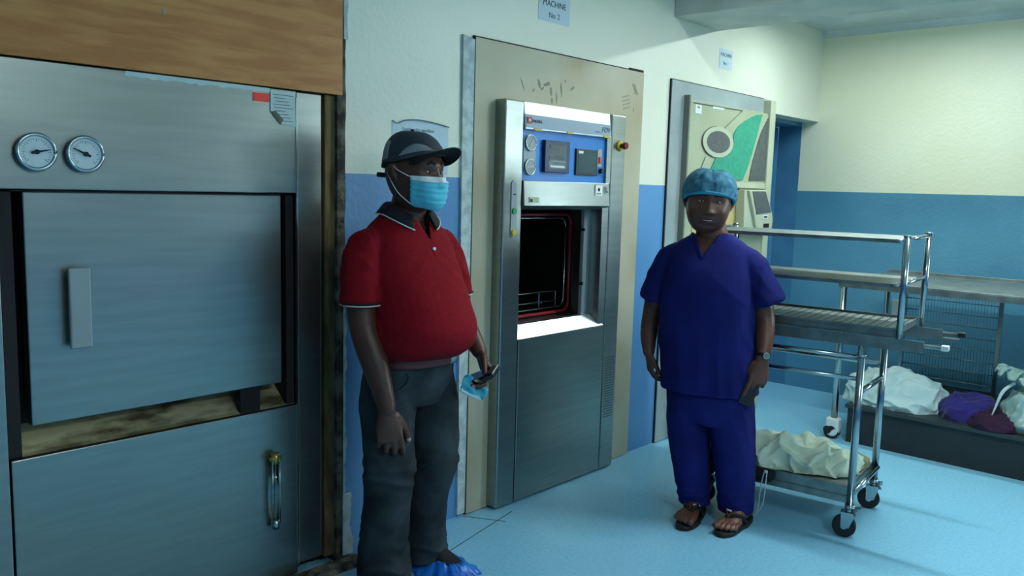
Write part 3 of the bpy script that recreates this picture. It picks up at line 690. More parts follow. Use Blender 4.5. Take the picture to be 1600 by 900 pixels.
# ------------------------------------------------------------------ cloth heaps
def heap(cx, cy, z0, rx, ry, h, mat, amp=.03, fold=(9, 9, 14), seed=0., sq=2.6, tilt=0., n=5, rz=0., drape=None, skew=(0, 0)):
    bm = bmesh.new(); bmesh.ops.create_icosphere(bm, subdivisions=n+1, radius=1)
    for v in bm.verts:
        d = v.co.copy()
        k = (abs(d.x)**sq+abs(d.y)**sq+abs(d.z)**2)**(-1/2.2)
        p = Vector((d.x*k*rx, d.y*k*ry, max(d.z, -.15)*k*h))
        wv = Vector((p.x+.03*noise.noise(p*9), p.y+.03*noise.noise(p*9+Vector((5, 0, 0))), p.z))
        f = crease(wv, fold, seed)*.9+crease(wv, (fold[0]*2.1, fold[1]*1.5, fold[2]*2), seed+3)*.5+crease(wv+Vector((wv.y*.6, 0, 0)), (fold[0]*3.1, fold[1]*.9, fold[2]), seed+7)*.4-.5
        big = noise.noise(p*4+Vector((seed, 0, 0)))
        m = amp*f+amp*1.3*big
        top = max(0, min(1, (d.z+.25)*2))
        p = p+d*m*(.3+.7*top)
        p.z = max(p.z, 0) if drape is None else p.z
        p.x += skew[0]*p.z; p.y += skew[1]*p.z
        c, s = cos(rz), sin(rz)
        v.co = (cx+c*p.x-s*p.y, cy+s*p.x+c*p.y, z0+p.z)
    for f in bm.faces: f.smooth = True
    me = bpy.data.meshes.new('heap'); bm.to_mesh(me); bm.free(); return me
def place(me, name, mat, loc, rz=0., **k):
    o = link(name, me, mat, **k); o.location = loc; o.rotation_euler = (0, 0, rz); return o
me = heap(.19, .335, 0, .165, .30, .095, M_sheet, amp=.030, fold=(4, 8, 5), seed=2.3, n=6, rz=.25)
# let the sheet spill over the tray edge near the corner
for v in me.vertices:
    e = v.co.x-.02
    if e < 0: v.co.z -= min(.03, -e*.8)
place(me, 'bed_sheet', M_sheet, (TR[0], TR[1], .232), TRZ, label='crumpled pale green sheet heaped on the lower tray of the trolley', cat='sheet')
me = heap(0, 0, 0, .09, .07, .05, M_tan, amp=.012, seed=8, n=4)
q_ = Vector((.36, .09, .229)); q_.rotate(Matrix.Rotation(TRZ, 3, 'Z'))
place(me, 'folded_cloth', M_tan, (TR[0]+q_.x, TR[1]+q_.y, q_.z), TRZ, label='small tan cloth in the far corner of the lower trolley tray', cat='cloth')
b = B(); b.tube([(-.028, .365, .215), (-.03, .48, .212), (-.028, .56, .206), (-.022, .655, .2)], [(.024, .032), (.026, .034), (.024, .034), (.02, .03)], ref=(1, 0, 0), seg=18, sub=6)
bg = b.obj('drawstring_bag', M_navybag, label='rolled black cloth bag with white drawstring hanging over the tray edge', cat='bag'); bg.location = TR; bg.rotation_euler = (0, 0, TRZ)
b = B(); b.tube([(-.05, .372, .235), (-.058, .372, .20), (-.06, .375, .12), (-.062, .385, .06), (-.07, .42, .008)], .0028, seg=8, sub=5); b.tube([(-.05, .385, .235), (-.062, .392, .18), (-.062, .398, .10), (-.064, .40, .05), (-.07, .42, .008)], .0028, seg=8, sub=5)
b.ball((-.052, .378, .237), (.008, .010, .008)); b.obj('drawstring', M_cord, bg)

# ------------------------------------------------------------------ east side table
tb = empty('steel_table', (5.7, 1.05, 0), label='long stainless steel table on casters against the far wall', cat='table')
def PT(o): o.location = Vector(o.location)-Vector((5.7, 1.05, 0)); return o
b = B(); b.box(5.25, 6.14, .12, 1.98, 1.022, 1.030); b.box(5.25, 5.258, .12, 1.98, .985, 1.024); b.box(6.132, 6.14, .12, 1.98, .985, 1.05); b.box(5.25, 6.14, 1.972, 1.98, .99, 1.024); b.box(5.25, 6.14, .12, .128, .99, 1.024)
PT(b.obj('table_top', M_tray, tb, bevel=.002))
for lx in (5.27, 6.11):
    for ly in (1.955, .145):
        PT(B().cyl((lx, ly, .13), (lx, ly, 1.02), .020).obj('leg', M_tube, tb))
        c = bpy.data.objects.new('caster', None); COL.objects.link(c); c.parent = tb; c.location = (lx-5.7, ly-1.05, 0)
        b = B(); b.box(-.034, .034, -.042, .042, .055, .135); b.cyl((-.034, 0, .055), (.034, 0, .055), .042, seg=24, ref=(0, 0, 1)); b.obj('housing', M_white, c, bevel=.012)
        b = B(); b.cyl((-.030, .006, .046), (.030, .006, .046), .046, seg=24, ref=(0, 0, 1)); b.cyl((-.038, 0, .07), (-.033, 0, .07), .014, seg=16, ref=(0, 0, 1)); b.cyl((-.037, .026, .055), (.03, .026, .055), .026, seg=16, ref=(0, 0, 1)); b.obj('wheel', M_rubber, c)
# low plinth platform
b = B(); b.box(5.235, 6.30, .22, 1.88, .222, .248)
lp = b.obj('low_platform', material('dark_platform_top', srgb(56, 68, 70), .5, .3), label='low dark metal platform under the steel table carrying the bundles', cat='platform', bevel=.004)
B().box(5.25, 6.28, .24, 1.865, .0, .222).obj('plinth', material('dark_plinth', srgb(34, 42, 46), .6, col2=srgb(28, 36, 40), nscale=10), lp)
# wire mesh panel
b = B()
xm = 6.20
b.box(xm-.010, xm+.010, 1.25, 1.86, .255, .275)
wm = b.obj('wire_rack', M_tube, label='wire mesh rack standing behind the bundles under the steel table', cat='wire rack')
b = B()
for i in range(9): b.cyl((xm, 1.25, .31+i*.078), (xm, 1.86, .31+i*.078), .0035, seg=6)
for i in range(31): b.cyl((xm+.004, 1.26+i*.0195, .31), (xm+.004, 1.26+i*.0195, .935), .0013, seg=5)
b.obj('mesh_wires', M_tube, wm)
B().box(xm-.012, xm+.012, 1.245, 1.27, .249, .95).obj('upright', M_tube, wm)
B().box(xm-.010, xm+.010, 1.85, 1.87, .249, .95).obj('upright', M_tube, wm)
B().box(6.45, 6.4795, 1.93, 2.03, .66, .80).obj('wall_box', M_greyb, label='small grey electrical box low on the far blue wall', cat='box', bevel=.004)
me = heap(0, 0, 0, .22, .29, .19, M_towel, amp=.020, fold=(4, 6, 7), seed=5.1, n=6, skew=(0, 0))
place(me, 'cloth_bundle', M_towel, (5.50, 1.665, .249), 0, label='white cloth bundle lying on the low platform behind trolley legs', cat='bundle')
me = heap(0, 0, 0, .20, .16, .12, M_indigo, amp=.016, fold=(6, 8, 8), seed=9.4, n=5)
place(me, 'cloth_bundle', M_indigo, (5.52, 1.245, .249), .2, label='indigo cloth heap between the white bundle and the knotted plastic bag', cat='bundle')
me = heap(0, 0, 0, .17, .13, .085, M_plum, amp=.014, fold=(6, 8, 8), seed=3.4, n=5)
place(me, 'cloth_bundle', M_plum, (5.40, 1.07, .249), .1, label='dark plum cloth heap partly under the knotted plastic bag', cat='bundle')
me = heap(0, 0, 0, .15, .19, .23, M_plastic, amp=.022, fold=(9, 9, 5), seed=12.2, n=5)
pb = place(me, 'plastic_bag', M_plastic, (5.46, .87, .249), 0, label='pale clear plastic bag knotted at the top, on the right platform end', cat='bag')
b = B()
random.seed(4)
for k in range(11):
    a = 2*pi*k/11; p0 = Vector((0, .04, .20)); p2 = Vector((.10*cos(a), .115*sin(a)+.09, .30+.06*random.random()))
    b.tube([p0, (p0+p2)/2+Vector((.02*random.random(), .02, .03)), p2, p2+Vector((.03*cos(a), .03*sin(a), -.04))], [(.018, .012), (.042, .010), (.050, .008), (.025, .006)], ref=(-sin(a), cos(a), .2), seg=14, sub=4)
me = remesh(b, .006, 2); me = edit(me, lambda c, n: c+n*.006*N3(c, (40, 40, 40), 2)); link('bag_ruffle', me, M_plastic, pb)
b = B(); b.tube([(-.08, .12, .27), (-.12, .165, .22), (-.14, .19, .13), (-.15, .21, .05)], [(.010, .005), (.010, .004), (.006, .003), (.002, .002)], ref=(0, 1, 0), seg=10, sub=5); b.obj('tie_tail', M_cord, pb)

# ------------------------------------------------------------------ people: head, hands, feet
WX = 1.0
def head_point(az, el, off=0., S=1., smile=0.):
    d = Vector((sin(az)*cos(el), -cos(az)*cos(el), sin(el)))
    n = 2.3; k = (abs(d.x)**n+abs(d.y)**n+abs(d.z)**n)**(-1/n)
    a, bb, c = .078, .098, .126
    p = Vector((d.x*k*a, d.y*k*bb, d.z*k*c))
    t = max(0, -p.z/c)
    p.x *= 1-(.17 if WX < 1.1 else .04)*t**2.2
    if p.y > 0: p.y *= 1-.42*min(1, t*1.3)**1.2
    elif t > 0: p.y *= 1-.10*t**3
    if p.z > .05: p.y += .012*(p.z-.05)/.07*1.0
    if d.y < -.2:
        g = lambda x, z, sx, sz: math.exp(-((p.x-x)/sx)**2-((p.z-z)/sz)**2)
        dy = 0
        nz = max(0, min(1, (.028-p.z)/.062)) if p.z > -.034 else max(0, 1-(-.034-p.z)/.012)
        wn = .009+.010*max(0, min(1, (.01-p.z)/.04))
        dy += .026*nz*math.exp(-(p.x/wn)**2)
        for s in (-1, 1):
            dy -= .0095*g(s*.031, .012, .017, .012)
            dy += .005*g(s*.031, .036, .024, .010)
            dy += .006*g(s*.045, -.028, .022, .020)*(1+smile)
            dy += .007*g(s*.015, -.030, .007, .008)
        dy += .004*g(0, .034, .014, .012)
        dy += .0075*g(0, -.056, .023, .0065)+.0075*g(0, -.073, .019, .0065)-.004*g(0, -.0645, .024, .0022)
        dy -= .003*g(0, -.086, .02, .006)
        dy += .008*g(0, -.104, .020, .014)
        p.y -= dy
    p.x *= WX; p.y *= (1+WX)/2
    if off: p += d*off
    return p*S
def head_ball(b, ctr, Rm, S, smile=0., na=112, ne=92):
    rings = []
    for j in range(1, ne):
        el = -pi/2+pi*j/ne
        rings.append([ctr+Rm @ head_point(2*pi*k/na, el, 0, S, smile) for k in range(na)])
    b.rings(rings)
def ears(b, ctr, Rm, S):
    for s in (-1, 1):
        pts = [(s*.074*WX, .010, -.028), (s*.082*WX, .014, -.012), (s*.088*WX, .020, .006), (s*.088*WX, .022, .022), (s*.078*WX, .012, .030)]
        b.tube([ctr+Rm @ (Vector(p)*S) for p in pts], [(.006, .010), (.007, .015), (.0075, .018), (.007, .014), (.005, .008)], ref=Rm @ Vector((1, 0, 0)), seg=12, sub=3)

def hand(b, wrist, d, n, side, curl=(20, 25, 20), S=1., spread=6., thumb=(35, 20), nails=None, fcurl=None):
    """d finger direction, n palm-facing direction, side=+1 puts the thumb on d x n side"""
    d = Vector(d).normalized(); n = Vector(n); n = (n-d*n.dot(d)).normalized(); s = d.cross(n)*side
    W = Vector(wrist)
    def pt(a, l, h): return W+d*a*S+s*l*S+n*h*S
    b.tube([pt(-.03, 0, 0), pt(0, 0, 0), pt(.03, 0, .002), (pt(.065, 0, .003)), pt(.088, 0, .002)], [(.026*S, .019*S), (.027*S, .018*S), (.036*S, .018*S), (.042*S, .016*S), (.040*S, .013*S)], ref=s, seg=20, sub=3)
    b.tube([pt(.015, .018, .008), pt(.045, .030, .010)], [(.014*S, .014*S), (.012*S, .012*S)], ref=s, seg=12)
    F = ((.031, .086, (.044, .027, .022), .0094), (.010, .091, (.049, .031, .023), .0096), (-.011, .088, (.045, .029, .022), .0092), (-.031, .079, (.035, .022, .020), .0082))
    for i, (l, a, seg, r) in enumerate(F):
        cs = curl if fcurl is None else fcurl[i]
        base = pt(a-.018, l*.95, 0); an = 0; sp = radians((1.3-i*.9)*spread)
        dd0 = (d*cos(sp)+s*sin(sp)).normalized()
        pts = [base, pt(a, l, 0)]; p = pts[-1]; rad = [r*1.05, r*1.02]
        for j, L_ in enumerate(seg):
            an += radians(cs[j]); dv = dd0*cos(an)+n*sin(an); p = p+dv*L_*S
            pts.append(p); rad.append(r*(.98-.09*j))
        b.tube(pts, [x*S for x in rad], ref=s, seg=12)
        if nails is not None:
            up = (-(n*cos(an))+dd0*sin(an)).normalized(); nails.append((p-dv*.004*S+up*r*.7*S, .0075*S))
    a1 = radians(thumb[0]); a2 = radians(thumb[1])
    p = pt(.020, .026, .006); pts = [p]; dv = (d*cos(a1)+s*sin(a1)+n*.35).normalized(); p = p+dv*.044*S; pts.append(p)
    dv = (d*cos(a1-a2)+s*sin(a1-a2)+n*.35).normalized(); p = p+dv*.034*S; pts.append(p)
    dv = (d*cos(a1-1.6*a2)+s*sin(a1-1.6*a2)+n*.30).normalized(); p = p+dv*.026*S; pts.append(p)
    b.tube(pts, [.0145*S, .0120*S, .0112*S, .0095*S], ref=n, seg=12)
    if nails is not None: nails.append((p-n*.007*S, .008*S))

def foot(b, heel, toe, side, S=1.):
    """bare foot standing on z=heel.z"""
    h = Vector(heel); t = Vector(toe); d = (t-h).normalized(); s = Vector((-d.y, d.x, 0))*side; L_ = (t-h).length; up = Vector((0, 0, 1))
    def pt(a, l, z): return h+d*a*L_+s*l+up*z
    b.tube([pt(.10, 0, .032), pt(.22, 0, .036), pt(.42, 0, .036), pt(.60, .002, .026), pt(.74, .004, .018)], [(.030, .031), (.032, .036), (.035, .034), (.042, .024), (.046, .016)], ref=s, seg=20, sub=3)
    T = ((.034, .74, .99, .0155), (.011, .76, .98, .0112), (-.009, .75, .95, .0104), (-.027, .72, .91, .0098), (-.043, .69, .86, .0094))
    for l, a0, a1, r in T:
        b.tube([pt(a0-.08, l*.9, .022), pt(a0+.02, l, .020), pt((a0+a1)/2+.02, l*1.04, .018), pt(a1-.02, l*1.06, r)], [r*1.05, r*1.05, r*1.02, r], ref=s, seg=12)

def body_obj(name, b, mats, parent, classify, voxel=.0045, extra=None):
    me = remesh(b, voxel, 2)
    for m in mats: me.materials.append(m)
    for p in me.polygons:
        i = classify(p.center, p.normal)
        if i: p.material_index = i
    if extra is not None:
        bm = bmesh.new(); bm.from_mesh(me); ex = extra.mesh('ex'); bm.from_mesh(ex); bm.to_mesh(me); bm.free()
    return link(name, me, None, parent)

def solid(o, t=.003, off=1.):
    m = o.modifiers.new('thick', 'SOLIDIFY'); m.thickness = t; m.offset = off; return o

def eye_balls(b, ctr, Rm, S, look=(0, 0), z=.012, sc=1.):
    for s in (-1, 1):
        sp_ = head_point(s*.36, .098, 0, 1); c = ctr+Rm @ ((sp_+Vector((0, .0015, 0)))*S)
        b.mi = 2; b.ball(c, (.0125*S*sc, .0055*S*sc, .0050*S*sc), 16, 10)
        b.mi = 3; b.ball(c+Rm @ Vector((look[0]*.005, -.0040, 0))*S, (.0048*S, .0026*S, .0046*S), 12, 8)
    b.mi = 0

# ================================================================== MAN
TH = radians(-3)
man = empty('person', (2.05, 2.43, 0), TH, label='man in black cap, blue face mask, red polo shirt and charcoal jeans, standing', cat='person')
WX = 1.06
HC = Vector((.006, -.045, 1.590)); RH = Matrix.Rotation(radians(12), 3, 'Z') @ Matrix.Rotation(radians(3), 3, 'X'); HS = 1.12
nails = []
b = B()
head_ball(b, HC, RH, HS); ears(b, HC, RH, HS)
b.tube([(.012, .012, 1.40), (.014, -.002, 1.46), (.018, -.022, 1.53), (.02, -.03, 1.58)], [(.078, .075), (.070, .070), (.066, .068), (.06, .06)], ref=(1, 0, 0), seg=24, sub=3)
b.torso([(.84, .02, -.015, .150, .120), (.92, .015, -.045, .172, .155), (1.02, .01, -.065, .180, .178), (1.12, .01, -.05, .178, .165), (1.22, .005, -.025, .180, .145), (1.28, 0, -.005, .180, .128), (1.34, 0, .003, .165, .105), (1.39, .005, .008, .12, .08), (1.43, .01, .008, .08, .065)])
AR = [(-.155, 0, 1.335), (-.190, -.005, 1.28), (-.218, -.03, 1.16), (-.222, -.055, 1.03), (-.205, -.095, .92), (-.190, -.135, .80), (-.184, -.150, .745)]
b.tube(AR, [.055, .060, .056, (.050, .052), (.050, .052), (.038, .040), (.031, .034)], ref=(1, 0, 0), seg=20, sub=4)
hand(b, (-.184, -.150, .735), (.10, -.08, -1), (.35, .75, 0), 1, curl=(12, 18, 14), S=1.20, thumb=(30, 12), nails=nails, fcurl=[(18, 22, 14), (22, 30, 20), (28, 38, 24), (34, 42, 26)])
AL = [(.155, 0, 1.335), (.200, .0, 1.28), (.245, .005, 1.16), (.268, -.01, 1.04), (.275, -.075, .965), (.272, -.140, .900)]
b.tube(AL, [.06, .060, .054, .046, .042, .031], ref=(1, 0, 0), seg=20, sub=4)
hand(b, (.271, -.150, .890), (-.10, -.62, -.72), (-.80, .05, -.35), -1, curl=(40, 45, 30), S=1.05, thumb=(28, 18), nails=nails)
for s, kn, an in ((-1, (-.105, -.06, .46), (-.105, -.035, .10)), (1, (.135, -.03, .46), (.128, .005, .10))):
    b.tube([(s*.085+.02, 0, .86), (s*.10+.015, -.01, .70), kn, (kn[0], kn[1]+.02, .32), an], [.085, .078, .055, .052, .038], ref=(1, 0, 0), seg=20, sub=4)
    b.tube([(an[0], an[1]+.02, .05), (an[0]+s*.01+.02, an[1]-.06, .045), (an[0]+s*.015+.03, an[1]-.15, .032)], [(.034, .034), (.040, .034), (.038, .022)], ref=(1, 0, 0), seg=16, sub=3)
ex = B(); eye_balls(ex, HC, RH, HS, (.1, 0), .012)
def cls_man(c, n):
    for p, r in nails:
        if (c-p).length < r*1.05: return 4
    return 0
body = body_obj('body', b, [M_skin, M_lips, M_eye, M_iris, M_nail], man, cls_man, .0045, ex)
# eyebrows as hair
hb = B()
for s in (-1, 1):
    hb.tube([HC+RH @ (head_point(s*.20, .30, .001, HS)), HC+RH @ head_point(s*.36, .34, .001, HS), HC+RH @ head_point(s*.55, .28, .0, HS)], [(.005, .002), (.006, .002), (.003, .002)], ref=(0, 0, 1), seg=8, sub=3)
hb.obj('eyebrows', M_hair, man)

# polo shirt
b = B()
b.torso([(.885, .02, -.022, .164, .142), (.915, .018, -.045, .180, .170), (.955, .015, -.066, .200, .208), (1.02, .012, -.075, .205, .222), (1.10, .010, -.062, .200, .208), (1.20, .005, -.035, .196, .175), (1.28, 0, -.012, .196, .146), (1.34, 0, -.002, .182, .124), (1.39, .003, .004, .145, .100), (1.43, .008, .006, .100, .084), (1.46, .010, .004, .082, .078)], n=2.3)
b.tube([(-.10, .0, 1.335), (-.168, -.003, 1.305), (-.200, -.018, 1.235), (-.216, -.035, 1.17), (-.220, -.04, 1.118)], [.060, .074, .076, .074, .076], ref=(1, 0, 0), seg=24, sub=4, cap=False)
b.tube([(.10, .0, 1.335), (.172, .0, 1.305), (.212, .003, 1.235), (.240, .003, 1.17), (.248, 0, 1.118)], [.060, .074, .074, .071, .073], ref=(1, 0, 0), seg=24, sub=4, cap=False)
me = remesh(b, .006, 4)
def polo_fn(c, n):
    k = .0035*N3(c, (6, 6, 16), 1)
    if abs(c.x) > .19: k += .004*ridge(c+Vector((0, 0, c.x)), (9, 9, 12), 3)
    # diagonal drag folds across the chest
    u = c.z*1.2+abs(c.x)*1.1; k += .0045*ridge(Vector((u*1.0, c.x*.3, c.y*.2)), (11, 2, 2), 7)*max(0, min(1, (c.z-1.08)*6))*(1 if c.y < .05 else .3)
    return c+n*k
nk = lambda c: (c.z > 1.445 and abs(c.x-.01) < .12)
me = edit(me, polo_fn, cuts=[(Vector((.010, 0, 1.436)), Vector((0, -.22, 1)).normalized(), lambda c: c.z > 1.36),
                             (Vector((0, 0, .914)), Vector((0, 0, -1)), lambda c: c.z < .95 and abs(c.x) < .18)],
          kill=lambda c: c.y < -.04 and c.z > 1.345+abs(c.x-.022)*2.4)
shirt = solid(link('polo_shirt', me, M_polo, man), .003)
# placket, button
b = B(); b.tube([(.026, -.118, 1.345), (.027, -.142, 1.31), (.028, -.163, 1.27), (.028, -.180, 1.235)], [(.014, .006)]*4, ref=(1, 0, 0), seg=12, sub=4); b.obj('placket', M_polo, shirt)
B().cyl((.027, -.138, 1.318), (.027, -.150, 1.318), .006).obj('button', M_maskw, shirt)
# collar
def collar(name, mat, r0, r1, zt, parent):
    bm = bmesh.new(); n = 40; rows = []
    for j, (rad, dz, dr) in enumerate(((.0, -.02, .0), (.004, .016, .002), (.010, .024, .008), (.020, .016, .014), (.034, -.002, .020), (.048, -.020, .022))):
        row = []
        for k in range(n+1):
            a = radians(-62+ (360-56)*k/n)+radians(0)   # gap at the front
            # a measured from front (-y) going round the back
            a = radians(26)+radians(308)*k/n
            fr_ = cos(a)                                 # 1 at front
            cx = .012+(.074+rad)*sin(a); cy = -.004-(.076+rad)*cos(a)
            z = zt-.050*max(0, fr_)**1.2+dz-(.016*max(0, fr_)**4 if j > 3 else 0)
            row.append(bm.verts.new((cx, cy, z)))
        rows.append(row)
    for a_, b_ in zip(rows, rows[1:]):
        for k in range(n): bm.faces.new((a_[k], a_[k+1], b_[k+1], b_[k])).smooth = True
    me = bpy.data.meshes.new(name); bm.to_mesh(me); rim = [v.co.copy() for v in bm.verts][-(n+1):]; bm.free()
    return solid(link(name, me, mat, parent), .003), rim
cl, rim = collar('collar', M_navy, 0, 0, 1.462, shirt)
B().tube([p+Vector((0, 0, -.001)) for p in rim], .0026, seg=6).obj('collar_piping', M_piping, shirt)
for cx, cy, r in ((-.220, -.040, .077), (.248, 0, .074)):
    for z, m, nm, t in ((1.127, M_navy, 'cuff', .006), (1.118, M_piping, 'cuff_piping', .0025)):
        ring = [(cx+(r+.001)*cos(2*pi*k/36), cy+(r+.001)*sin(2*pi*k/36), z) for k in range(37)]
        if nm == 'cuff': B().tube(ring, [(.003, .009)]*37, ref=(0, .0, 1), seg=8, cap=False).obj(nm, m, shirt)
        else: B().tube(ring, t, seg=8, cap=False).obj(nm, m, shirt)
# jeans
b = B()
b.torso([(.93, .02, -.015, .165, .140), (.90, .02, -.02, .168, .145), (.84, .02, -.01, .174, .142), (.77, .02, .0, .176, .135), (.72, .02, .0, .165, .12)], n=2.4)
b.tube([(-.065, -.005, .80), (-.082, -.015, .70), (-.095, -.040, .58), (-.100, -.055, .46), (-.098, -.035, .32), (-.096, -.02, .18), (-.098, -.025, .06)], [(.100, .115), (.100, .108), (.094, .098), (.088, .092), (.086, .092), (.084, .090), (.088, .096)], ref=(1, 0, 0), seg=28, sub=4)
b.tube([(.105, -.005, .80), (.124, -.015, .70), (.130, -.035, .58), (.122, -.045, .46), (.112, -.015, .32), (.108, .0, .18), (.116, -.005, .09)], [(.104, .118), (.104, .112), (.098, .102), (.088, .094), (.084, .092), (.080, .088), (.080, .086)], ref=(1, 0, 0), seg=28, sub=4)
me = remesh(b, .006, 3)
def jean_fn(c, n):
    low = max(0, min(1, (.32-c.z)*5)); knee = math.exp(-((c.z-.47)/.07)**2); hip = math.exp(-((c.z-.72)/.06)**2)
    k = .015*low*ridge(c+Vector((0, 0, .03*sin(c.x*30+c.y*20))), (4, 4, 20), 1)+.012*knee*ridge(c, (5, 5, 17), 4)+.006*hip*ridge(Vector((c.x, c.y, c.z+abs(c.x-.02)*.8)), (4, 4, 18), 8)+.0025*N3(c, (14, 14, 14), 9)
    return c+n*k
me = edit(me, jean_fn, cuts=[(Vector((0, 0, .915)), Vector((0, 0, 1)), lambda c: c.z > .88), (Vector((0, 0, .022)), Vector((0, 0, -1)), lambda c: c.z < .1 and c.x < .02), (Vector((0, 0, .045)), Vector((0, 0, -1)), lambda c: c.z < .12 and c.x > .02)])
jeans = solid(link('jeans', me, M_jeans, man), .003)
b = B(); b.tube([(-.105, -.118, .885), (-.085, -.145, .84), (-.12, -.130, .80), (-.15, -.10, .79)], .0018, seg=6, sub=5); b.obj('pocket_seam', M_navy, jeans); b = B(); b.tube([(.155, -.118, .885), (.135, -.140, .84), (.16, -.120, .80)], .0018, seg=6, sub=5); b.obj('pocket_seam', M_navy, jeans)
# belt
b = B(); pts = []
for k in range(49):
    a = 2*pi*k/48; c, s = cos(a), sin(a); pts.append((.02+.178*math.copysign(abs(c)**(2/2.4), c), -.020+.158*math.copysign(abs(s)**(2/2.4), s), .893))
b.tube(pts, [(.003, .018)]*49, ref=(0, 0, 1), seg=8, cap=False)
b.bm.free(); b = B(); b.tube(pts, [(.017, .004)]*49, ref=(0, 0, 1), seg=10, cap=False)
belt = b.obj('belt', M_belt, man)
b = B(); b.box(.090, .128, -.172, -.155, .878, .907); b.obj('buckle', M_watch, belt, bevel=.003)
# shoes with blue plastic covers
for s, hx, hy, tx, ty in ((-1, -.100, .055, -.125, -.215), (1, .128, .085, .175, -.175)):
    b = B(); h = Vector((hx, hy, 0)); t = Vector((tx, ty, 0)); d = (t-h).normalized(); sd = Vector((-d.y, d.x, 0))
    L_ = (t-h).length
    pt = lambda a, z: h+d*a*L_+Vector((0, 0, z))
    b.tube([pt(.08, .045), pt(.25, .055), pt(.5, .050), pt(.75, .036), pt(.95, .028)], [(.036, .040), (.040, .050), (.043, .045), (.046, .032), (.034, .022)], ref=sd, seg=20, sub=4)
    me = remesh(b, .005, 2); shoe = link('shoe', me, M_capd, man)
    bm = bmesh.new(); n = 90; rows = []
    for j, (k0, z) in enumerate(((.80, .050), (.98, .046), (1.10, .030), (1.22, .018), (1.28, .010), (1.34, .003))):
        row = []
        for k in range(n):
            a = 2*pi*k/n; ph = Vector((cos(a)*3.1, sin(a)*3.1, s*5+j*.15))
            f = 1+.10*noise.noise(ph)*j/3+.05*sin(a*17+j)*(j/5)
            u_a = .55*L_+cos(a)*(.50*L_)*k0*f; v_a = sin(a)*.056*k0*f*(1+.10*j)
            p = h+d*u_a+sd*v_a; zz = max(.002, z+(.012*noise.noise(ph*2.3)+.006*noise.noise(ph*6))*(1 if j < 5 else .3))
            row.append(bm.verts.new((p.x, p.y, zz)))
        rows.append(row)
    for a_, b_ in zip(rows, rows[1:]):
        for k in range(n): bm.faces.new((a_[k], a_[(k+1) % n], b_[(k+1) % n], b_[k])).smooth = True
    me = bpy.data.meshes.new('cov'); bm.to_mesh(me); bm.free()
    solid(link('shoe_cover', me, M_cover, man), .0015)
# cap
def cap_surface(a0, a1, e0, e1, off, S, ctr, Rm, na, ne, fn=None, zscale=1.):
    bm = bmesh.new(); rows = []
    for j in range(ne+1):
        row = []
        for k in range(na+1):
            az = a0+(a1-a0)*k/na; lo = e0(az) if callable(e0) else e0
            el = lo+(e1-lo)*j/ne
            o_ = off(az, el) if callable(off) else off
            p = head_point(az, el, o_, S)
            row.append(bm.verts.new(ctr+Rm @ p))
        rows.append(row)
    for a_, b_ in zip(rows, rows[1:]):
        for k in range(na): bm.faces.new((a_[k], a_[k+1], b_[k+1], b_[k])).smooth = True
    bmesh.ops.remove_doubles(bm, verts=bm.verts, dist=.0002)
    bmesh.ops.recalc_face_normals(bm, faces=bm.faces)
    me = bpy.data.meshes.new('cap'); bm.to_mesh(me); bm.free(); return me
def brimline(az): return .50-.30*(1-cos(az))/2-.10*(1-cos(az))/2
offc = lambda az, el: .008+.010*math.exp(-((el-1.0)/.6)**2)
me = cap_surface(-pi, pi, brimline, pi/2-.01, offc, HS, HC, RH, 72, 22)
capo = solid(link('cap', me, M_cap, man), .003)
# grey side patches & dark band
for s in (-1, 1):
    P = []
    bm = bmesh.new(); rows = []
    for j in range(5):
        row = []
        for k in range(13):
            t = k/12; az = s*(.25+1.25*t); hgt = .24*sin(pi*min(1, t*1.02))**.8
            el = brimline(az)+.09+hgt*j/4*(.6+.4*t)
            row.append(bm.verts.new(HC+RH @ head_point(az, el, offc(az, el)+.0036, HS)))
        rows.append(row)
    for a_, b_ in zip(rows, rows[1:]):
        for k in range(12): bm.faces.new((a_[k], a_[k+1], b_[k+1], b_[k])).smooth = True
    bmesh.ops.recalc_face_normals(bm, faces=bm.faces)
    me = bpy.data.meshes.new('patch'); bm.to_mesh(me); bm.free(); solid(link('side_patch', me, M_capg, capo), .0008, 0)
    me = cap_surface(s*1.95, s*2.5, lambda az: brimline(az)+.10, .75, lambda az, el: offc(az, el)+.0036, HS, HC, RH, 8, 8); solid(link('rear_patch', me, M_capg, capo), .0008, 0)
me = cap_surface(-pi, pi, lambda az: brimline(az)-.015, 0, .012, HS, HC, RH, 72, 1)
bm = bmesh.new(); rows = []
for j in range(3):
    row = [bm.verts.new(HC+RH @ head_point(-pi+2*pi*k/72, brimline(-pi+2*pi*k/72)-.02+.05*j, .0125, HS)) for k in range(73)]; rows.append(row)
for a_, b_ in zip(rows, rows[1:]):
    for k in range(72): bm.faces.new((a_[k], a_[k+1], b_[k+1], b_[k])).smooth = True
me = bpy.data.meshes.new('band'); bm.to_mesh(me); bm.free(); solid(link('cap_band', me, M_capd, capo), .001, 0)
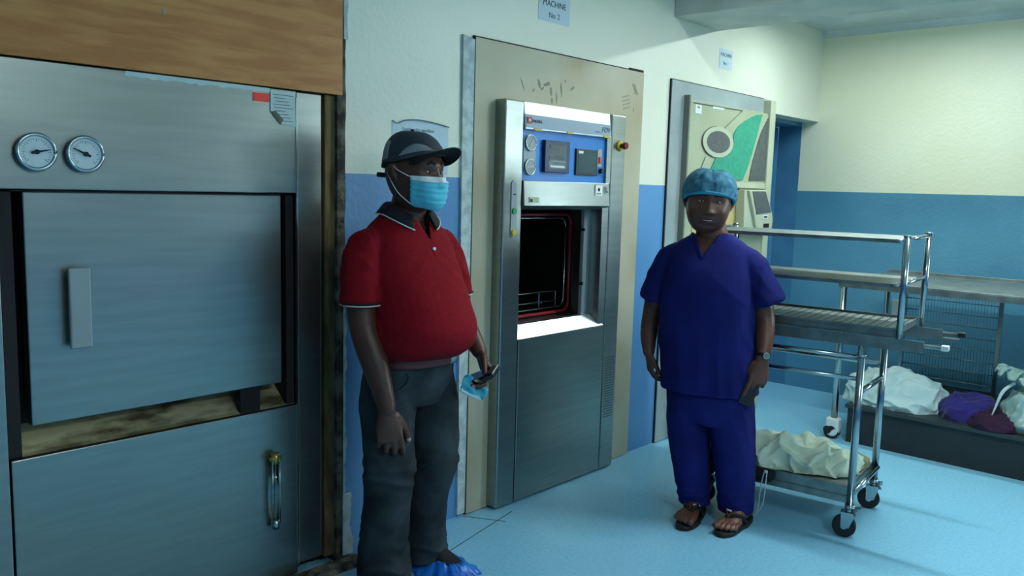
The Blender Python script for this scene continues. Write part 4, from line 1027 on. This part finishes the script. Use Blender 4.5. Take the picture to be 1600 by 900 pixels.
# brim
bm = bmesh.new(); rows = []
for j in range(9):
    t = j/8; row = []
    for k in range(33):
        u = -1+2*k/32; az = u*1.12
        base = head_point(az, brimline(az)+.02, .010, HS)
        ext = .078*math.sqrt(max(0, 1-abs(u)**3.0))
        row.append(bm.verts.new(HC+RH @ (base+Vector((sin(az)*.25*ext*t, -ext*t, .040*t-.010*t*t-.060*(u*u)*t)))))
    rows.append(row)
for a_, b_ in zip(rows, rows[1:]):
    for k in range(32): bm.faces.new((a_[k], a_[k+1], b_[k+1], b_[k])).smooth = True
bmesh.ops.recalc_face_normals(bm, faces=bm.faces)
me = bpy.data.meshes.new('brim'); bm.to_mesh(me); bm.free(); solid(link('brim', me, M_capd, capo), .004, 0)
B().cyl(HC+RH @ (Vector((0, .016, .142))*HS), HC+RH @ (Vector((0, .016, .148))*HS), .007).obj('top_button', M_cap, capo)
p0 = HC+RH @ Vector((-.055, .085, -.010)); B().tube([p0, p0+Vector((-.035, .01, .002))], [(.005, .009), (.004, .009)], ref=(0, 1, 0), seg=8).obj('strap_end', M_capd, capo)
# mask
def mask_pt(u, v, o=0.):
    az = u*1.08; el0 = -.02; el1 = -1.02+.22*abs(u)**2
    el = el0+(el1-el0)*v
    p = head_point(az, el, 0, HS)
    q0 = .016+.012*math.exp(-(u/.45)**2)*sin(pi*min(1, v*1.05))+.004
    # bridge over the lips under the nose
    tgt = -.118*HS+.030*abs(u)**1.8
    d = Vector((sin(az)*.8, -cos(az), 0)).normalized()
    p = p+d*(.007+o)
    if abs(u) < .75 and v > .12: p.y = min(p.y, (tgt-.006*sin(pi*v)-o)*(1-.0*v)+.025*max(0, v-.75)*4*.6+.03*(abs(u)**3))
    pl = .0016*(1 if (v*6) % 1 < .5 else -1) if .2 < v < .8 else 0
    p.y -= pl
    return HC+RH @ p
def mask_mesh(v0, v1, nu=36, nv=26, o=0.):
    bm = bmesh.new(); rows = []
    for j in range(nv+1):
        v = v0+(v1-v0)*j/nv
        rows.append([bm.verts.new(mask_pt(-1+2*k/nu, v, o)) for k in range(nu+1)])
    for a_, b_ in zip(rows, rows[1:]):
        for k in range(nu): bm.faces.new((a_[k], a_[k+1], b_[k+1], b_[k])).smooth = True
    for i in range(3): bmesh.ops.smooth_vert(bm, verts=[v for v in bm.verts if not v.is_boundary], factor=.35)
    bmesh.ops.recalc_face_normals(bm, faces=bm.faces)
    me = bpy.data.meshes.new('mask'); bm.to_mesh(me); bm.free(); return me
mk = solid(link('face_mask', mask_mesh(0, 1), M_mask, man), .002, 0)
solid(link('mask_edge', mask_mesh(-.01, .13, 36, 4, .0018), M_maskw, mk), .0015, 0)
for s in (-1, 1):
    e1 = HC+RH @ (Vector((s*.088, .026, .028))*HS); e2 = HC+RH @ (Vector((s*.084, .034, -.012))*HS)
    m0 = mask_pt(s*1., .03, .001); m1_ = mask_pt(s*1., .97, .001)
    side_ = HC+RH @ (Vector((s*.087, -.01, .0))*HS)
    mid = (m0+e1)/2+RH @ Vector((s*.010, 0, 0)); mid2 = (m1_+e2)/2+RH @ Vector((s*.012, 0, -.006))
    B().tube([m0, mid, e1, HC+RH @ (Vector((s*.092, .036, .010))*HS), e2, mid2, m1_], .0019, seg=6, sub=4).obj('ear_loop', M_maskw, mk)
# things held in his left hand
pk = Matrix.Rotation(TH, 3, 'Z')
def mw(p): return Vector((2.05, 2.43, 0))+pk @ Vector(p)
b = B(); b.box(-.036, .036, -.011, .011, -.080, .075); ph = b.obj('mobile_phone', M_phone, label="black phone gripped in the masked man's far hand", cat='phone', bevel=.006)
ph.location = mw((.214, -.222, .822)); ph.rotation_euler = (radians(62), radians(-24), radians(20))
B().cyl((.018, .009, .055), (.018, .011, .055), .008).obj('lens', M_watch, ph)
b = B(); b.box(-.034, .034, -.0105, -.0092, -.060, .064); b.obj('phone_screen', M_black, ph)
bm = bmesh.new(); bmesh.ops.create_grid(bm, x_segments=26, y_segments=20, size=.5)
for v in bm.verts:
    x, z = v.co.x*.105, v.co.y*.07
    v.co = (x+.006*noise.noise(Vector((x*60, z*60, 2))), .026*noise.noise(Vector((x*28, z*28, 0))), z*(1-.35*(x/.13+.5))-.02*x/.1)
for f in bm.faces: f.smooth = True
me = bpy.data.meshes.new('sp'); bm.to_mesh(me); bm.free()
sp = solid(link('spare_mask', me, M_mask, label="crumpled blue and white disposable mask dangling below the man's held phone", cat='face mask'), .004, 0)
sp.location = mw((.192, -.205, .778)); sp.rotation_euler = (radians(10), radians(22), radians(-28))
B().tube([(-.045, .0, -.028), (-.01, .006, -.036), (.03, -.004, -.036), (.055, .004, -.030)], [(.008, .005), (.009, .006), (.009, .004), (.004, .003)], ref=(0, 0, 1), seg=10, sub=5).obj('white_edge', M_maskw, sp)

# ================================================================== WOMAN
TW = radians(-72)
wom = empty('person', (3.52, 1.84, 0), TW, label='woman in blue scrubs, blue hair net and black flip-flops, standing by the trolley', cat='person')
WX = 1.16
HC = Vector((-.105, -.045, 1.503)); RH = Matrix.Rotation(radians(14), 3, 'Z') @ Matrix.Rotation(radians(4), 3, 'Y') @ Matrix.Rotation(radians(2), 3, 'X'); HS = 1.10
b = B(); nails = []
head_ball(b, HC, RH, HS, .1); ears(b, HC, RH, HS)
b.tube([(-.085, .012, 1.29), (-.088, .0, 1.35), (-.095, -.015, 1.41), (-.098, -.02, 1.46)], [(.085, .075), (.075, .070), (.068, .068), (.06, .06)], ref=(1, 0, 0), seg=24, sub=3)
b.torso([(.62, -.062, .0, .16, .13), (.75, -.07, .0, .185, .145), (.90, -.085, -.01, .195, .148), (1.05, -.088, -.015, .190, .145), (1.18, -.09, -.015, .182, .132), (1.26, -.09, -.002, .178, .108), (1.31, -.088, .005, .15, .085), (1.345, -.088, .006, .095, .068), (1.37, -.088, .005, .070, .06)])
b.tube([(-.225, .005, 1.25), (-.275, .01, 1.19), (-.335, .015, 1.08), (-.362, .02, .96), (-.368, .0, .86), (-.358, -.022, .775)], [.056, .058, .054, (.046, .048), (.042, .042), (.029, .030)], ref=(1, 0, 0), seg=20, sub=4)
hand(b, (-.357, -.025, .768), (.14, -.05, -1), (.8, .5, .1), 1, curl=(28, 36, 22), S=.93, thumb=(22, 20), nails=nails)
b.tube([(.045, .005, 1.25), (.095, .01, 1.19), (.145, .012, 1.08), (.170, .01, .98), (.182, -.035, .89), (.185, -.078, .815)], [.056, .058, .054, (.047, .048), (.042, .042), (.029, .030)], ref=(1, 0, 0), seg=20, sub=4)
hand(b, (.184, -.084, .805), (-.12, -.20, -1), (-.45, .80, 0), -1, curl=(26, 34, 22), S=1.14, thumb=(26, 14), nails=nails, fcurl=[(8, 12, 10), (30, 48, 30), (38, 52, 30), (44, 54, 30)])

for s, hh, tt, kn in ((-1, (-.078, .052, .022), (-.108, -.232, .022), (-.135, -.02, .38)), (1, (.150, .040, .022), (.075, -.225, .022), (.088, -.02, .38))):
    an = Vector(hh)*.80+Vector(tt)*.20
    b.tube([(s*.075-.06, 0, .64), (s*.085-.05, -.01, .55), kn, (an.x, an.y, .12), (an.x, an.y, .06)], [.085, .08, .052, .038, .036], ref=(1, 0, 0), seg=20, sub=4)
    foot(b, hh, tt, -s)
ex = B(); eye_balls(ex, HC, RH, HS, (0, 0), .011, 1.12)
# teeth of the smile
ex.mi = 5
ex.tube([HC+RH @ (Vector((x, y, z))*HS) for x, y, z in ((-.017, -.1095, -.0625), (0, -.1125, -.0650), (.017, -.1095, -.0625))], [(.0012, .0014)]*3, ref=(0, 1, 0), seg=8, sub=3)
inv = RH.inverted()
def cls_wom(c, n):
    for p, r in nails:
        if (c-p).length < r: return 4
    l = inv @ (c-HC)/HS
    if l.y < -.09 and abs(l.x) < .030 and abs(l.z+.0645) < .013*(1-(l.x/.031)**2)**.5: return 1
    return 0
body_obj('body', b, [M_skinw, M_lips, M_eye, M_iris, M_nail, M_teeth], wom, cls_wom, .0042, ex)
me = cap_surface(-pi, pi, lambda az: .42-.55*(1-cos(az))/2, pi/2-.01, .004, HS, HC, RH, 60, 16); solid(link('hair', me, M_hair, wom), .005)
hb = B()
for s in (-1, 1):
    hb.tube([HC+RH @ (head_point(s*.20, .27, .001, HS)), HC+RH @ head_point(s*.36, .31, .001, HS), HC+RH @ head_point(s*.55, .25, .0, HS)], [(.0035, .002), (.004, .002), (.002, .002)], ref=(0, 0, 1), seg=8, sub=3)
hb.obj('eyebrows', M_hair, wom)
# hair net: puffy, gathered on an elastic
line = lambda az: .36-.50*(1-cos(az))/2
def netoff(az, el):
    t = (el-line(az))/(pi/2-line(az)); return .010+.013*sin(pi*min(1, t*1.1+.05))**.7*(1+1.2*(1-cos(az))/2)+.007*noise.noise(Vector((cos(az)*2.5, sin(az)*2.5, el*4)))+.0022*ridge(Vector((az*5, el*2, 0)), (1, 1, 1))*(1-t)
me = cap_surface(-pi, pi, line, pi/2-.01, netoff, HS, HC, RH, 150, 30)
net = solid(link('hair_net', me, M_net, wom), .001)
pts = [HC+RH @ head_point(-pi+2*pi*k/96, line(-pi+2*pi*k/96)-.012, .012+.0015*sin(k*2.4), HS) for k in range(97)]
B().tube(pts, [(.0035, .008)]*97, ref=(0, 1, 0.3), seg=8, cap=False).obj('elastic_band', M_elastic, net)

# scrub tunic
b = B()
b.torso([(.60, -.062, -.002, .222, .170), (.66, -.064, -.002, .222, .170), (.78, -.072, -.004, .224, .172), (.90, -.082, -.010, .222, .172), (1.02, -.086, -.016, .214, .170), (1.12, -.088, -.020, .204, .162), (1.20, -.09, -.015, .198, .144), (1.27, -.09, -.003, .192, .116), (1.32, -.088, .004, .158, .092), (1.355, -.088, .006, .102, .076), (1.378, -.088, .006, .088, .070)], n=2.35)
b.tube([(-.17, .003, 1.265), (-.255, .006, 1.235), (-.305, .010, 1.16), (-.330, .014, 1.09), (-.345, .016, 1.035)], [(.064, .070), (.076, .078), (.074, .080), (.074, .084), (.076, .088)], ref=(1, 0, 0), seg=24, sub=4, cap=False)
b.tube([(-.01, .003, 1.265), (.074, .006, 1.235), (.125, .010, 1.16), (.158, .014, 1.10), (.176, .014, 1.055)], [(.064, .070), (.076, .078), (.076, .080), (.078, .084), (.082, .090)], ref=(1, 0, 0), seg=24, sub=4, cap=False)
me = remesh(b, .006, 3)
def tun(c, n):
    k = .004*N3(c, (5, 5, 7), 2)
    low = max(0, min(1, (1.05-c.z)*2.5))
    if abs(c.x+.08) < .23: k += .008*low*ridge(Vector((c.x+.1*c.z, c.y, c.z)), (11, 9, 2.2), 5)-.003
    side_ = max(0, min(1, (abs(c.x+.088)-.15)*12))
    k += .005*side_*ridge(Vector((c.x, c.y, c.z+abs(c.x)*1.1)), (7, 7, 15), 3)
    u = c.z+abs(c.x+.088)*.9; k += .004*ridge(Vector((u, c.x*.2, 0)), (10, 2, 1), 9)*math.exp(-((c.z-1.08)/.12)**2)
    return c+n*k
me = edit(me, tun, cuts=[(Vector((-.088, 0, 1.362)), Vector((0, .15, 1)).normalized(), lambda c: c.z > 1.3),
                         (Vector((0, 0, .625)), Vector((0, 0, -1)), lambda c: c.z < .7)],
          kill=lambda c: c.y < -.02 and c.z > 1.248+abs(c.x+.100)*1.75)
tn = solid(link('scrub_tunic', me, M_scrub, wom), .003)
# V neck band following the chest
def chest_y(x, z):
    best = None
    return best
rows_ = catmull([(1.12, -.088, -.020, .204, .162), (1.20, -.09, -.015, .198, .144), (1.27, -.09, -.003, .192, .116), (1.32, -.088, .004, .158, .092), (1.355, -.088, .006, .102, .076), (1.378, -.088, .006, .088, .070)], 8)
def surf(x, z):
    r = min(rows_, key=lambda r: abs(r[0]-z)); dx = min(.98, abs((x-r[1])/r[3])); return r[2]-r[4]*(1-dx**2.35)**(1/2.35)
for s in (-1, 1):
    pts = []
    for k in range(9):
        t = k/8; x = -.100+s*(.002+.062*t); z = 1.250+.108*t; pts.append(Vector((x, surf(x, z)-.003, z)))
    B().tube(pts, [(.009, .003)]*9, ref=(1, 0, -.5*s), seg=8, sub=2).obj('neckband', M_scrub, tn)
B().tube([(.04, -.150, .80), (.10, -.125, .80)], .0015, seg=6).obj('pocket_seam', M_navy, tn)
# trousers
b = B()
b.torso([(.68, -.058, 0, .195, .145), (.60, -.055, 0, .198, .148), (.54, -.05, 0, .198, .145), (.48, -.045, 0, .18, .13)], n=2.4)
b.tube([(-.142, 0, .54), (-.146, -.005, .45), (-.138, -.008, .34), (-.122, -.008, .22), (-.110, -.002, .12), (-.102, .0, .05)], [(.108, .130), (.100, .122), (.092, .108), (.082, .096), (.074, .086), (.072, .084)], ref=(1, 0, 0), seg=28, sub=4)
b.tube([(.040, 0, .54), (.056, -.005, .45), (.072, -.008, .34), (.086, -.008, .22), (.092, -.006, .12), (.095, -.006, .06)], [(.108, .130), (.100, .122), (.092, .108), (.084, .098), (.080, .090), (.078, .088)], ref=(1, 0, 0), seg=28, sub=4)
me = remesh(b, .006, 3)
def tro_fn(c, n):
    low = max(0, min(1, (.30-c.z)*5))
    k = .006*low*ridge(c, (5, 5, 20), 2)+.006*ridge(Vector((c.x+.3*c.z, c.y, c.z)), (12, 9, 3), 6)*(1-low)+.002*N3(c, (12, 12, 12))
    return c+n*k
me = edit(me, tro_fn, cuts=[(Vector((0, 0, .66)), Vector((0, 0, 1)), lambda c: c.z > .62), (Vector((0, 0, .060)), Vector((0, 0, -1)), lambda c: c.z < .12)])
solid(link('scrub_trousers', me, M_scrub, wom), .003)
# flip-flops
for s, hh, tt in ((-1, (-.078, .052, 0), (-.108, -.232, 0)), (1, (.150, .040, 0), (.075, -.225, 0))):
    h = Vector(hh); t = Vector(tt); d = (t-h).normalized(); L_ = (t-h).length; sd = Vector((-d.y, d.x, 0))*-s
    out = []
    for k in range(40):
        a = 2*pi*k/40; u = -math.copysign(abs(cos(a))**.8, cos(a)); v_ = math.copysign(abs(sin(a))**.8, sin(a))
        wv = .041+.016*(u*.5+.5)+.004*v_*(u > 0)
        out.append(h+d*(L_*.5+u*(L_*.5+.022))+sd*(v_*wv+.003*(u > 0)))
    rings = [[Vector((p.x, p.y, z)) if i else Vector((p.x, p.y, z)) for p in out] for i, z in enumerate((.001, .004, .017, .021))]
    c_ = h+d*L_*.5
    rings[0] = [c_+(p-c_)*.97 for p in rings[0]]; rings[3] = [Vector((c_.x, c_.y, .021))+(Vector((p.x, p.y, .021))-Vector((c_.x, c_.y, .021)))*.98 for p in rings[3]]
    for r in rings[:1]:
        for p in r: p.z = .001
    b = B(); b.rings(rings); ff = b.obj('flip_flop', M_flip, wom)
    toe = h+d*L_*.74+sd*.014+Vector((0, 0, .024))
    for q2 in (-1, 1):
        mid = h+d*L_*.58+sd*(q2*.036+.004)+Vector((0, 0, .078 if q2 > 0 else .070)); end = h+d*L_*.36+sd*q2*.043+Vector((0, 0, .022))
        B().tube([toe, toe+Vector((0, 0, .022))-d*.01, (toe+mid)/2+Vector((0, 0, .030)), mid, end], [(.005, .003), (.006, .004), (.009, .004), (.010, .004), (.008, .004)], ref=(0, 0, 1), seg=10, sub=4).obj('strap', M_flip, ff)
    p = h+d*L_*.62+sd*(.028)+Vector((0, 0, .084)); 
    b = B(); b.tube([p-sd*.014-d*.008, p+sd*.014+d*-.012], [(.005, .003)]*2, ref=(0, 0, 1), seg=8); b.obj('strap_badge', M_white, ff)
# watch
b = B(); w0 = Vector((.185, -.072, .828)); ax = Vector((.02, -.3, -1)).normalized(); a_, b_ = frame_of(ax, Vector((1, 0, 0)))
ring = [w0+a_*.034*cos(2*pi*k/32)+b_*.035*sin(2*pi*k/32) for k in range(33)]
b.tube(ring, [(.008, .003)]*33, ref=ax, seg=8, cap=False); wt = b.obj('wrist_watch', M_black, wom)
f0 = w0+Vector((.018, -.030, .003)); fd = Vector((.45, -.9, 0)).normalized()
B().cyl(f0-fd*.004, f0+fd*.006, .016, .015, 24).obj('watch_case', M_watch, wt)
B().cyl(f0+fd*.006, f0+fd*.0065, .012, .012, 24).obj('watch_dial', material('watch_dial', srgb(120, 130, 126), .2), wt)
# her phone
kw = Matrix.Rotation(TW, 3, 'Z')
def ww(p): return Vector((3.52, 1.84, 0))+kw @ Vector(p)
b = B(); b.box(-.033, .033, -.0045, .0045, -.066, .066); ph = b.obj('mobile_phone', M_phone, label='dark phone held flat against the thigh of the woman in scrubs', cat='phone', bevel=.004)
ph.location = ww((.142, -.112, .662)); ph.rotation_euler = (radians(-8), radians(20), TW+radians(24))
B().box(-.030, .030, -.0054, -.0044, -.060, .060).obj('phone_screen', M_black, ph)

# ------------------------------------------------------------------ ceiling lamps (two by the beam, a rear one added as fill) and daylight
def tube_lamp(x, y, along, W, col=(.84, .985, 1.0)):
    dx, dy = (.6, .04) if along == 'x' else (.04, .6)
    t = B().box(x-dx, x+dx, y-dy, y+dy, ZC-.05, ZC-.002).obj('ceiling_lamp', M_white, label=None, cat='lamp')
    e = (.57, 0) if along == 'x' else (0, .57)
    B().cyl((x-e[0], y-e[1], ZC-.068), (x+e[0], y+e[1], ZC-.068), .014).obj('fluorescent_tube', material('tube_glow', (*col, 1), .5, emis=4.), t)
    l = bpy.data.lights.new('tube_light', 'AREA'); l.shape = 'RECTANGLE'; l.size = 1.14 if along == 'x' else .05; l.size_y = .05 if along == 'x' else 1.14
    l.energy = W; l.color = col
    o = bpy.data.objects.new('tube_light', l); COL.objects.link(o); o.location = (x, y, ZC-.085)
    return t
t = tube_lamp(4.02, .9, 'y', 24); t['label'] = 'fluorescent ceiling tube lamp in front of the ceiling beam'
t = tube_lamp(5.38, 1.62, 'y', 17); t['label'] = 'fluorescent ceiling tube lamp hidden beyond the beam by the far wall'
t = tube_lamp(1.4, -1.2, 'x', 30); t['label'] = 'unseen fluorescent ceiling tube lamp added behind the photographer'  # unseen lamp added at the rear to brighten the man
l = bpy.data.lights.new('daylight', 'AREA'); l.shape = 'RECTANGLE'; l.size = 2.3; l.size_y = 1.15; l.energy = 60; l.color = (.72, .93, 1.0)
o = bpy.data.objects.new('daylight', l); COL.objects.link(o); o.location = (XE+.16, -1.6, 1.73); o.rotation_euler = (radians(90), 0, radians(90))
w = bpy.data.worlds.new('world'); scene.world = w; w.use_nodes = True
w.node_tree.nodes['Background'].inputs[0].default_value = (.55, .8, 1, 1); w.node_tree.nodes['Background'].inputs[1].default_value = .6

scene.view_settings.view_transform = 'Standard'; scene.view_settings.look = 'None'
scene.view_settings.gamma = 1; scene.view_settings.use_curve_mapping = False
scene.view_settings.exposure = 0.85
